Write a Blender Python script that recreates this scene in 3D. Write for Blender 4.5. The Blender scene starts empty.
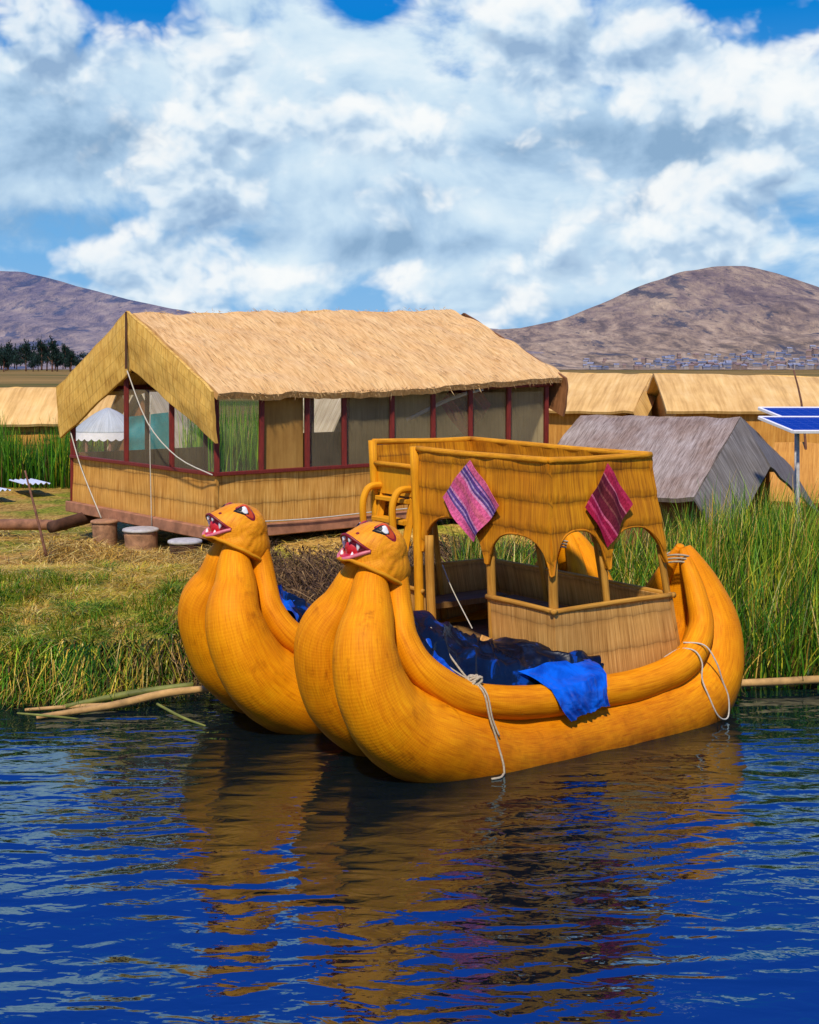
import bpy, math, random
import numpy as np
from mathutils import Vector
rnd = random.Random(7)
rng = np.random.default_rng(7)
scene = bpy.context.scene
COL = scene.collection
R = math.radians

# ------------------------------------------------------------------ objects
ORG = {}
def tag(o, label=None, cat=None, group=None, kind=None):
    if label: o['label'] = label
    if cat: o['category'] = cat
    if group: o['group'] = group
    if kind: o['kind'] = kind
    return o
def empty(name, loc, label, cat, group=None):
    o = bpy.data.objects.new(name, None); COL.objects.link(o)
    o.location = loc; o.empty_display_size = .2
    ORG[o.name] = Vector(loc)
    return tag(o, label, cat, group)
def org_of(o):
    while o.parent: o = o.parent
    return ORG[o.name]
def link_mesh(name, me, mats, parent=None, loc=(0, 0, 0)):
    o = bpy.data.objects.new(name, me); COL.objects.link(o)
    for m in (mats if isinstance(mats, (list, tuple)) else [mats]): me.materials.append(m)
    if parent is not None:
        o.parent = parent; off = org_of(parent)
    else:
        o.location = loc; off = Vector(loc); ORG[o.name] = off
    n = len(me.vertices)
    co = np.empty(n*3, np.float32); me.vertices.foreach_get('co', co)
    co = co.reshape(-1, 3) - np.array(off, np.float32)
    me.vertices.foreach_set('co', co.ravel()); me.update()
    return o
def copy_tree(o, parent=None):
    c = o.copy(); COL.objects.link(c); c.parent = parent
    for ch in list(o.children): copy_tree(ch, c)
    return c

class MB:
    """collects shapes in world coordinates; build() links them as one mesh"""
    def __init__(s): s.v = []; s.f = []; s.uv = []; s.sm = []; s.mi = []
    def add(s, vs, fs, uvs=None, smooth=False, mi=0):
        b = len(s.v); s.v += [tuple(p) for p in vs]
        for k, f in enumerate(fs):
            s.f.append([i+b for i in f]); s.sm.append(smooth); s.mi.append(mi)
            s.uv.append(uvs[k] if uvs else [(0, 0)]*len(f))
        return s
    def grid(s, P, U, V, smooth=True, close_u=False, flip=False, mi=0):
        """P[i][j] points, U[i][j], V[i][j] metres"""
        nu, nv = len(P), len(P[0]); vs = [p for row in P for p in row]; fs = []; uv = []
        for i in range(nu-1):
            for j in range(nv-1):
                q = [(i, j), (i+1, j), (i+1, j+1), (i, j+1)]
                if flip: q.reverse()
                fs.append([a*nv+b for a, b in q]); uv.append([(U[a][b], V[a][b]) for a, b in q])
        return s.add(vs, fs, uv, smooth, mi)
    def tube(s, pts, rad, n=12, res=4, caps=True, lump=0):
        pts = [Vector(p) for p in pts]; m = len(pts)
        if not isinstance(rad, (list, tuple)): rad = [rad]*m
        Q = []; Rr = []
        for i in range(m-1):
            p0, p1, p2, p3 = pts[max(i-1, 0)], pts[i], pts[i+1], pts[min(i+2, m-1)]
            r0, r1, r2, r3 = rad[max(i-1, 0)], rad[i], rad[i+1], rad[min(i+2, m-1)]
            for k in range(res):
                t = k/res
                Q.append(.5*((2*p1)+(p2-p0)*t+(2*p0-5*p1+4*p2-p3)*t*t+(3*p1-p0-3*p2+p3)*t**3))
                Rr.append(.5*((2*r1)+(r2-r0)*t+(2*r0-5*r1+4*r2-r3)*t*t+(3*r1-r0-3*r2+r3)*t**3))
        Q.append(pts[-1]); Rr.append(rad[-1])
        T = []
        for i in range(len(Q)):
            d = Q[min(i+1, len(Q)-1)]-Q[max(i-1, 0)]; T.append(d.normalized() if d.length > 1e-9 else Vector((0, 0, 1)))
        up = Vector((0, 0, 1)) if abs(T[0].z) < .9 else Vector((1, 0, 0))
        N = (up - T[0]*up.dot(T[0])).normalized(); P = []; U = []; V = []; L = 0; rm = max(Rr)
        for i in range(len(Q)):
            N = (N - T[i]*N.dot(T[i])).normalized(); Bn = T[i].cross(N)
            if i: L += (Q[i]-Q[i-1]).length
            row = []
            for k in range(n+1):
                a = 2*math.pi*k/n
                row.append(Q[i] + (N*math.cos(a)+Bn*math.sin(a))*Rr[i]*(1 if not lump else 1+lump*((vnoise2(L*2.3+lump*900, 3+1.5*math.cos(a))+vnoise2(L*2.3+5, 9+1.5*math.sin(a))-1)+.35*(vnoise2(L*9, 5+6*math.cos(a))-.5))))
            P.append(row); U.append([rm*2*math.pi*k/n for k in range(n+1)]); V.append([L]*(n+1))
        # weld the seam
        nn = len(P); vs = []; fs = []; uv = []
        for i in range(nn): vs += P[i][:n]
        for i in range(nn-1):
            for k in range(n):
                k2 = (k+1) % n
                fs.append([i*n+k, i*n+k2, (i+1)*n+k2, (i+1)*n+k])
                uv.append([(U[i][k], V[i][k]), (U[i][k+1], V[i][k]), (U[i+1][k+1], V[i+1][k]), (U[i+1][k], V[i+1][k])])
        if caps:
            fs.append(list(range(n))[::-1]); uv.append([(0, 0)]*n)
            fs.append([(nn-1)*n+k for k in range(n)]); uv.append([(0, 0)]*n)
        return s.add(vs, fs, uv, True)
    def bar(s, p0, p1, w, h=None, up=(0, 0, 1)):
        h = h or w; p0 = Vector(p0); p1 = Vector(p1); d = (p1-p0); L = d.length; d.normalize()
        up = Vector(up)
        if abs(d.dot(up)) > .95: up = Vector((1, .3, 0))
        x = d.cross(up).normalized(); y = x.cross(d)
        b = min(w, h)*.12; vs = []
        prof = [(-w/2+b, -h/2), (w/2-b, -h/2), (w/2, -h/2+b), (w/2, h/2-b), (w/2-b, h/2), (-w/2+b, h/2), (-w/2, h/2-b), (-w/2, -h/2+b)]
        for p in (p0, p1):
            for a, c in prof: vs.append(p+x*a+y*c)
        fs = [list(range(8))[::-1], list(range(8, 16))]; uv = [[(a, c) for a, c in prof][::-1], [(a, c) for a, c in prof]]
        for k in range(8):
            k2 = (k+1) % 8; fs.append([k, k2, 8+k2, 8+k]); u = k*w*.25
            uv.append([(u, 0), (u+w*.25, 0), (u+w*.25, L), (u, L)])
        return s.add(vs, fs, uv)
    def sheet(s, P, U, V, th, nrm):
        """thick sheet from a grid of points: front, back and rim"""
        nrm = Vector(nrm).normalized()*th
        Bk = [[Vector(p)-nrm for p in row] for row in P]
        s.grid(P, U, V, smooth=True); s.grid(Bk, U, V, smooth=True, flip=True)
        nu, nv = len(P), len(P[0])
        rim = [(i, 0) for i in range(nu)]+[(nu-1, j) for j in range(1, nv)]+[(i, nv-1) for i in range(nu-2, -1, -1)]+[(0, j) for j in range(nv-2, 0, -1)]
        for k in range(len(rim)):
            a, b = rim[k], rim[(k+1) % len(rim)]
            s.add([P[a[0]][a[1]], P[b[0]][b[1]], Bk[b[0]][b[1]], Bk[a[0]][a[1]]], [[0, 3, 2, 1]],
                  [[(U[a[0]][a[1]], V[a[0]][a[1]]), (U[a[0]][a[1]], V[a[0]][a[1]]+th), (U[b[0]][b[1]], V[b[0]][b[1]]+th), (U[b[0]][b[1]], V[b[0]][b[1]])]])
        return s
    def panel(s, a, b, c, d, nu, nv, th, bump=0.0, seed=0):
        """a-b bottom edge, d-c top edge; u metres across, v metres up"""
        a, b, c, d = map(Vector, (a, b, c, d)); w = (b-a).length; h = (d-a).length
        nrm = (b-a).cross(d-a).normalized(); P = []; U = []; V = []
        for i in range(nu+1):
            row = []; uu = []; vv = []
            for j in range(nv+1):
                x, y = i/nu, j/nv
                p = a.lerp(b, x).lerp(d.lerp(c, x), y)
                if bump: p = p+nrm*bump*(vnoise2(x*w*2+seed*7.3, y*h*2+seed*3.1)-.5)
                row.append(p); uu.append(x*w); vv.append(y*h)
            P.append(row); U.append(uu); V.append(vv)
        return s.sheet(P, U, V, th, nrm)
    def build(s, name, mat, parent=None, loc=(0, 0, 0)):
        me = bpy.data.meshes.new(name); me.from_pydata(s.v, [], s.f)
        l = me.uv_layers.new(name='UVMap')
        flat = [c for f in s.uv for u in f for c in u]
        l.data.foreach_set('uv', flat)
        me.polygons.foreach_set('use_smooth', s.sm); me.polygons.foreach_set('material_index', s.mi)
        me.update()
        return link_mesh(name, me, mat, parent, loc)

_perm = np.random.default_rng(3).random((256, 256))
def vn(x, y):
    xi = np.floor(x).astype(int); yi = np.floor(y).astype(int); fx = x-xi; fy = y-yi
    fx = fx*fx*(3-2*fx); fy = fy*fy*(3-2*fy)
    g = lambda a, b: _perm[a % 256, b % 256]
    return (g(xi, yi)*(1-fx)+g(xi+1, yi)*fx)*(1-fy)+(g(xi, yi+1)*(1-fx)+g(xi+1, yi+1)*fx)*fy
def vnoise2(x, y): return float(vn(np.array([x]), np.array([y]))[0])
def fbm(x, y, o=4):
    t = 0; a = .5
    for k in range(o): t = t+a*vn(x*2**k+k*17.3, y*2**k+k*9.1); a *= .5
    return t
def interp(x, pts): return np.interp(x, [p[0] for p in pts], [p[1] for p in pts])
def sstep(x, a, b):
    t = np.clip((x-a)/(b-a), 0, 1); return t*t*(3-2*t)

# ------------------------------------------------------------------ materials
def new_mat(name):
    m = bpy.data.materials.new(name); m.use_nodes = True; nt = m.node_tree; nt.nodes.clear()
    return m, nt
def N(nt, t, **kw):
    n = nt.nodes.new(t)
    for k, v in kw.items():
        if k.startswith('i_'): n.inputs[k[2:].replace('_', ' ')].default_value = v
        else: setattr(n, k, v)
    return n
def ramp(nt, stops):
    r = nt.nodes.new('ShaderNodeValToRGB'); e = r.color_ramp.elements
    while len(e) < len(stops): e.new(.5)
    for k, (p, c) in enumerate(stops): e[k].position = p; e[k].color = (c if len(c) == 4 else (*c, 1))
    return r
def mathn(nt, op, a, b=None, c=None, clamp=False):
    n = nt.nodes.new('ShaderNodeMath'); n.operation = op; n.use_clamp = clamp
    for k, x in enumerate((a, b, c)):
        if x is None: continue
        if isinstance(x, (int, float)): n.inputs[k].default_value = x
        else: nt.links.new(x, n.inputs[k])
    return n.outputs[0]
def mixc(nt, fac, a, b, blend='MIX'):
    n = nt.nodes.new('ShaderNodeMix'); n.data_type = 'RGBA'; n.blend_type = blend
    for k, x in ((0, fac), (6, a), (7, b)):
        if isinstance(x, (int, float)): n.inputs[k].default_value = x
        elif isinstance(x, tuple): n.inputs[k].default_value = (*x[:3], 1)
        else: nt.links.new(x, n.inputs[k])
    return n.outputs[2]
def finish(nt, color, rough=.8, bump=None, bstr=.3, bdist=.02, spec=.3, **kw):
    b = nt.nodes.new('ShaderNodeBsdfPrincipled'); o = nt.nodes.new('ShaderNodeOutputMaterial')
    if isinstance(color, tuple): b.inputs['Base Color'].default_value = (*color[:3], 1)
    else: nt.links.new(color, b.inputs['Base Color'])
    if isinstance(rough, (int, float)): b.inputs['Roughness'].default_value = rough
    else: nt.links.new(rough, b.inputs['Roughness'])
    b.inputs['Specular IOR Level'].default_value = spec
    for k, v in kw.items(): b.inputs[k.replace('_', ' ')].default_value = v
    if bump is not None:
        bp = N(nt, 'ShaderNodeBump'); bp.inputs['Strength'].default_value = bstr; bp.inputs['Distance'].default_value = bdist
        nt.links.new(bump, bp.inputs['Height']); nt.links.new(bp.outputs[0], b.inputs['Normal'])
    nt.links.new(b.outputs[0], o.inputs[0]); return b
def noise(nt, vec, scale, detail=4, rough=.55, dist=0.0):
    n = N(nt, 'ShaderNodeTexNoise'); n.inputs['Scale'].default_value = scale; n.inputs['Detail'].default_value = detail
    n.inputs['Roughness'].default_value = rough; n.inputs['Distortion'].default_value = dist
    if vec is not None: nt.links.new(vec, n.inputs['Vector'])
    return n.outputs['Fac']
def mapped(nt, sock, sc, rot=(0, 0, 0)):
    m = N(nt, 'ShaderNodeMapping'); m.inputs['Scale'].default_value = sc; m.inputs['Rotation'].default_value = rot
    nt.links.new(sock, m.inputs['Vector']); return m.outputs[0]

def reed_mat(name, dark, mid, light, fu=55, fv=2.0, tier=0, tier_dark=.45, blotch=.35, blotch_col=None, stitch=0, rough=.75, bstr=.5, wet=False, spec=.25, ring=0, slant=0):
    """reed matting: streaks along v, optional tiers, stitches, rings, blotches"""
    m, nt = new_mat(name); tc = N(nt, 'ShaderNodeTexCoord'); uv = tc.outputs['UV']
    p = mapped(nt, uv, (fu, fv, 1), (0, 0, slant))
    n1 = noise(nt, p, 1, 5, .6)
    p2 = mapped(nt, uv, (fu*.28, fv*.45, 1), (0, 0, slant)); n2 = noise(nt, p2, 1, 3, .55)
    s = mathn(nt, 'ADD', mathn(nt, 'MULTIPLY', n1, .62), mathn(nt, 'MULTIPLY', n2, .38))
    rp = ramp(nt, [(.34, dark), (.5, mid), (.68, light)]); nt.links.new(s, rp.inputs[0])
    col = rp.outputs[0]; h = s
    nb = noise(nt, tc.outputs['Object'], 1.3, 4, .6)
    br = ramp(nt, [(.38, (1, 1, 1)), (.62, blotch_col or (.62, .52, .42))]); nt.links.new(nb, br.inputs[0])
    col = mixc(nt, blotch, col, mixc(nt, 1, col, br.outputs[0], 'MULTIPLY'))
    sp = N(nt, 'ShaderNodeSeparateXYZ'); nt.links.new(uv, sp.inputs[0])
    if tier:
        wob = mathn(nt, 'MULTIPLY', noise(nt, mapped(nt, uv, (6, .3, 1)), 1, 2), .07)
        fr = mathn(nt, 'FRACT', mathn(nt, 'DIVIDE', mathn(nt, 'ADD', sp.outputs[1], wob), tier))
        tr = ramp(nt, [(0, (tier_dark,)*3), (.1, (.86, .86, .86)), (.3, (1, 1, 1)), (.85, (1.0, .98, .95)), (1, (.8, .78, .75))]); nt.links.new(fr, tr.inputs[0])
        col = mixc(nt, 1, col, tr.outputs[0], 'MULTIPLY')
        h = mathn(nt, 'ADD', h, mathn(nt, 'MULTIPLY', fr, -.6))
    if ring:
        w = mathn(nt, 'SINE', mathn(nt, 'MULTIPLY', sp.outputs[1], 6.283/ring))
        w = mathn(nt, 'ADD', w, mathn(nt, 'MULTIPLY', mathn(nt, 'SUBTRACT', noise(nt, mapped(nt, uv, (9, 22, 1)), 1, 3), .5), 3.0))
        rr = ramp(nt, [(.0, (.90, .86, .80)), (.5, (1, 1, 1))]); nt.links.new(mathn(nt, 'MULTIPLY_ADD', w, .5, .5), rr.inputs[0])
        col = mixc(nt, .35, col, mixc(nt, 1, col, rr.outputs[0], 'MULTIPLY')); h = mathn(nt, 'ADD', h, mathn(nt, 'MULTIPLY', w, .07))
    if stitch:
        a = mathn(nt, 'FRACT', mathn(nt, 'DIVIDE', sp.outputs[0], stitch)); b = mathn(nt, 'FRACT', mathn(nt, 'DIVIDE', sp.outputs[1], stitch*1.1))
        k = mathn(nt, 'MAXIMUM', mathn(nt, 'LESS_THAN', a, .10), mathn(nt, 'LESS_THAN', b, .09))
        k = mathn(nt, 'MULTIPLY', k, noise(nt, mapped(nt, uv, (5, 5, 1)), 1, 2))
        col = mixc(nt, mathn(nt, 'MULTIPLY', k, .75), col, (dark[0]*.7, dark[1]*.7, dark[2]*.7))
    if wet:
        ge = N(nt, 'ShaderNodeNewGeometry'); sz = N(nt, 'ShaderNodeSeparateXYZ'); nt.links.new(ge.outputs['Position'], sz.inputs[0])
        zz = mathn(nt, 'ADD', sz.outputs[2], mathn(nt, 'MULTIPLY', mathn(nt, 'SUBTRACT', noise(nt, tc.outputs['Object'], 5, 4, .7), .5), .45))
        wr = ramp(nt, [(.0, (.22, .20, .14)), (.3, (.66, .62, .55)), (.62, (1, 1, 1))]); nt.links.new(mathn(nt, 'MULTIPLY_ADD', zz, .9, .12), wr.inputs[0])
        col = mixc(nt, 1, col, wr.outputs[0], 'MULTIPLY')
        st = noise(nt, tc.outputs['Object'], 3.2, 5, .65, .4); sr = ramp(nt, [(.57, (1, 1, 1)), (.66, (.72, .66, .58)), (.76, (.34, .27, .20))]); nt.links.new(st, sr.inputs[0])
        col = mixc(nt, .8, col, mixc(nt, 1, col, sr.outputs[0], 'MULTIPLY'))
    finish(nt, col, rough, h, bstr, .012, spec)
    return m
def plain_mat(name, c, rough=.6, var=.25, scale=6, bstr=.15, spec=.3, stretch=(1, 1, 1), **kw):
    m, nt = new_mat(name); tc = N(nt, 'ShaderNodeTexCoord')
    n = noise(nt, mapped(nt, tc.outputs['Object'], stretch), scale, 5, .6)
    a = tuple(x*(1-var) for x in c); b = tuple(min(1, x*(1+var)) for x in c)
    rp = ramp(nt, [(.3, a), (.7, b)]); nt.links.new(n, rp.inputs[0])
    finish(nt, rp.outputs[0], rough, n, bstr, .02, spec, **kw); return m
def blade_mat(name, gloss=.5, transl=.3, gain=1.0):
    m, nt = new_mat(name); at = N(nt, 'ShaderNodeAttribute'); at.attribute_name = 'Col'
    b = N(nt, 'ShaderNodeBsdfPrincipled'); b.inputs['Roughness'].default_value = gloss; b.inputs['Specular IOR Level'].default_value = .25
    t = N(nt, 'ShaderNodeBsdfTranslucent'); mx = N(nt, 'ShaderNodeMixShader'); mx.inputs[0].default_value = transl
    o = N(nt, 'ShaderNodeOutputMaterial')
    nt.links.new(at.outputs['Color'], b.inputs['Base Color']); nt.links.new(at.outputs['Color'], t.inputs['Color'])
    nt.links.new(b.outputs[0], mx.inputs[1]); nt.links.new(t.outputs[0], mx.inputs[2]); nt.links.new(mx.outputs[0], o.inputs[0]); return m

M = {}
M['hull'] = reed_mat('totora_hull', (.62, .18, .001), (.84, .295, .0015), (.95, .40, .004), fu=75, fv=5, ring=.03, blotch=.55, blotch_col=(.72, .55, .4), bstr=.4, wet=True, rough=.6, spec=.12)
M['tube'] = reed_mat('totora_gunwale', (.56, .165, .001), (.80, .28, .002), (.92, .38, .006), fu=50, fv=3, ring=.03, blotch=.45, blotch_col=(.7, .5, .32), bstr=.4, rough=.6, spec=.12)
M['head'] = reed_mat('totora_head', (.60, .18, .001), (.82, .30, .002), (.94, .40, .006), fu=60, fv=5, ring=.04, blotch=.25, bstr=.4, rough=.6)
M['valance'] = reed_mat('golden_matting', (.28, .085, .001), (.60, .225, .002), (.82, .36, .007), fu=60, fv=1.6, tier=.36, blotch=.45, blotch_col=(.72, .55, .38), bstr=.8)
M['trim'] = reed_mat('reed_trim', (.46, .16, .003), (.68, .28, .005), (.84, .40, .012), fu=70, fv=4, ring=.09, blotch=.4, bstr=.5)
M['lowwall'] = reed_mat('pale_matting', (.30, .13, .022), (.62, .32, .075), (.82, .48, .145), fu=62, fv=1.4, tier=.40, tier_dark=.6, blotch=.4, bstr=.8)
M['post'] = reed_mat('reed_post', (.34, .14, .012), (.52, .25, .03), (.66, .36, .07), fu=60, fv=2.5, blotch=.5, bstr=.4)
M['yellow'] = reed_mat('yellow_reed', (.52, .19, .002), (.74, .31, .003), (.88, .42, .01), fu=60, fv=3, blotch=.35, bstr=.4)
M['deck'] = reed_mat('deck_reed', (.12, .06, .015), (.26, .14, .04), (.38, .22, .08), fu=30, fv=1, blotch=.5)
M['roof'] = reed_mat('roof_thatch', (.46, .245, .075), (.74, .45, .165), (.90, .62, .28), fu=44, fv=3.4, blotch=.35, blotch_col=(.86, .72, .58), bstr=.8, slant=.22)
M['fascia'] = reed_mat('fascia_thatch', (.42, .20, .03), (.78, .46, .085), (.95, .66, .18), fu=46, fv=4.5, stitch=.23, blotch=.45, bstr=.9, slant=-.25)
M['housewall'] = reed_mat('house_matting', (.31, .125, .014), (.64, .325, .06), (.84, .51, .15), fu=52, fv=1.6, tier=.44, tier_dark=.5, blotch=.5, blotch_col=(.72, .58, .42), bstr=.9)
M['greyroof'] = reed_mat('weathered_thatch', (.13, .098, .072), (.32, .255, .205), (.50, .43, .365), fu=46, fv=3.2, blotch=.7, blotch_col=(.62, .48, .38), bstr=.9, slant=.2)
M['greyfascia'] = reed_mat('weathered_fascia', (.07, .062, .052), (.16, .145, .13), (.29, .27, .245), fu=44, fv=1.2, blotch=.5, bstr=.8)
M['brownwall'] = reed_mat('brown_matting', (.10, .04, .012), (.22, .09, .03), (.34, .15, .055), fu=40, fv=1.2, blotch=.5, bstr=.7)
M['orangewall'] = reed_mat('orange_matting', (.34, .14, .02), (.55, .25, .04), (.68, .36, .08), fu=30, fv=1.2, blotch=.4)
M['huttan'] = reed_mat('far_hut_thatch', (.50, .29, .085), (.72, .44, .14), (.82, .56, .22), fu=8, fv=.6, blotch=.3, bstr=.4, slant=.3)
M['tent'] = reed_mat('tent_matting', (.34, .25, .12), (.54, .44, .26), (.66, .57, .38), fu=20, fv=1, blotch=.3)
M['redwood'] = plain_mat('dark_red_wood', (.15, .016, .010), .55, .35, 5, stretch=(6, 6, 1))
M['rose'] = plain_mat('rose_brown_beam', (.34, .15, .075), .7, .35, 4)
M['log'] = plain_mat('brown_log', (.24, .11, .055), .8, .45, 5)
M['darklog'] = plain_mat('dark_log', (.07, .03, .015), .8, .5, 5)
M['stump'] = plain_mat('stump_bark', (.33, .17, .085), .85, .45, 7, .4)
M['stumpgrey'] = plain_mat('grey_cap', (.42, .40, .37), .8, .3, 8)
M['white'] = plain_mat('white_paint', (.78, .76, .72), .4, .08, 8)
M['black'] = plain_mat('black_paint', (.012, .010, .009), .4, .2, 8)
M['red'] = plain_mat('red_paint', (.52, .008, .012), .35, .25, 9, spec=.5)
M['darkred'] = plain_mat('dark_red_paint', (.20, .006, .012), .4, .3, 9)
M['brow'] = plain_mat('orange_red_paint', (.62, .07, .006), .45, .3, 12)
M['pinklip'] = plain_mat('pink_lip', (.62, .15, .17), .4, .25, 12)
M['rope'] = plain_mat('rope_fibre', (.40, .33, .21), .85, .3, 40)
M['whiterope'] = plain_mat('white_rope', (.50, .46, .36), .85, .2, 40)
M['sheetmetal'] = plain_mat('pale_sheet', (.62, .66, .74), .35, .12, 4)
M['turq'] = plain_mat('turquoise_cloth', (.006, .17, .17), .6, .35, 2)
M['stick'] = plain_mat('stick_bark', (.16, .07, .04), .8, .4, 9)
M['pale_pav'] = reed_mat('pale_pavilion_thatch', (.30, .34, .34), (.46, .50, .49), (.58, .62, .60), fu=20, fv=1, blotch=.3)
M['green_cushion'] = plain_mat('green_cloth', (.01, .10, .03), .8, .3, 9)

def tarp_mat(name, c, c2, c3=None):
    m, nt = new_mat(name); tc = N(nt, 'ShaderNodeTexCoord')
    n = noise(nt, tc.outputs['Object'], 3.0, 5, .6, .8); rp = ramp(nt, [(.35, c), (.60, c2), (.66, c3 or c2), (.72, c3 or c2)]); nt.links.new(n, rp.inputs[0])
    w = noise(nt, mapped(nt, tc.outputs['Object'], (4, 4, 5)), 1, 2, .5, 1.0)
    finish(nt, rp.outputs[0], .33, w, .6, .05, .38); return m
M['tarp'] = tarp_mat('navy_tarpaulin', (.0006, .0015, .004), (.0015, .007, .020), (.002, .04, .24))
M['tarpblue'] = tarp_mat('blue_tarpaulin', (.001, .03, .26), (.002, .11, .62))

def cloth_mat(name, stops, weave=90):
    m, nt = new_mat(name); tc = N(nt, 'ShaderNodeTexCoord'); sp = N(nt, 'ShaderNodeSeparateXYZ'); nt.links.new(tc.outputs['UV'], sp.inputs[0])
    rp = ramp(nt, stops); rp.color_ramp.interpolation = 'CONSTANT'; nt.links.new(sp.outputs[0], rp.inputs[0])
    n = noise(nt, mapped(nt, tc.outputs['UV'], (14, 22, 1)), 1, 3, .7)
    k = ramp(nt, [(.40, (.66, .55, .60)), (.58, (1.08, 1.05, 1.05))]); nt.links.new(n, k.inputs[0])
    col = mixc(nt, 1, rp.outputs[0], k.outputs[0], 'MULTIPLY')
    wv = mathn(nt, 'SINE', mathn(nt, 'MULTIPLY', sp.outputs[1], weave*6.28))
    finish(nt, col, .85, wv, .2, .01, .15); return m
pk = (.86, .15, .32); pp = (.13, .07, .24); lp = (.72, .32, .50)
M['pinkcloth'] = cloth_mat('pink_striped_weave', [(0, pk), (.06, (.70, .14, .30)), (.15, pp), (.19, (.45, .30, .50)), (.22, (.12, .06, .26)), (.28, lp), (.32, pk), (.46, (.75, .16, .24)), (.56, pk), (.66, lp), (.70, pp), (.745, (.40, .30, .48)), (.77, (.10, .05, .22)), (.83, (.55, .25, .45)), (.86, pp), (.89, (.70, .14, .26))])
M['redcloth'] = cloth_mat('crimson_striped_weave', [(0, (.40, .012, .05)), (.10, (.55, .05, .12)), (.16, (.32, .01, .05)), (.26, (.60, .12, .20)), (.30, (.16, .015, .03)), (.46, (.22, .06, .05)), (.50, (.12, .015, .02)), (.62, (.24, .05, .05)), (.66, (.14, .012, .03)), (.76, (.58, .16, .20)), (.79, (.42, .02, .06)), (.92, (.5, .03, .09))])

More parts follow.
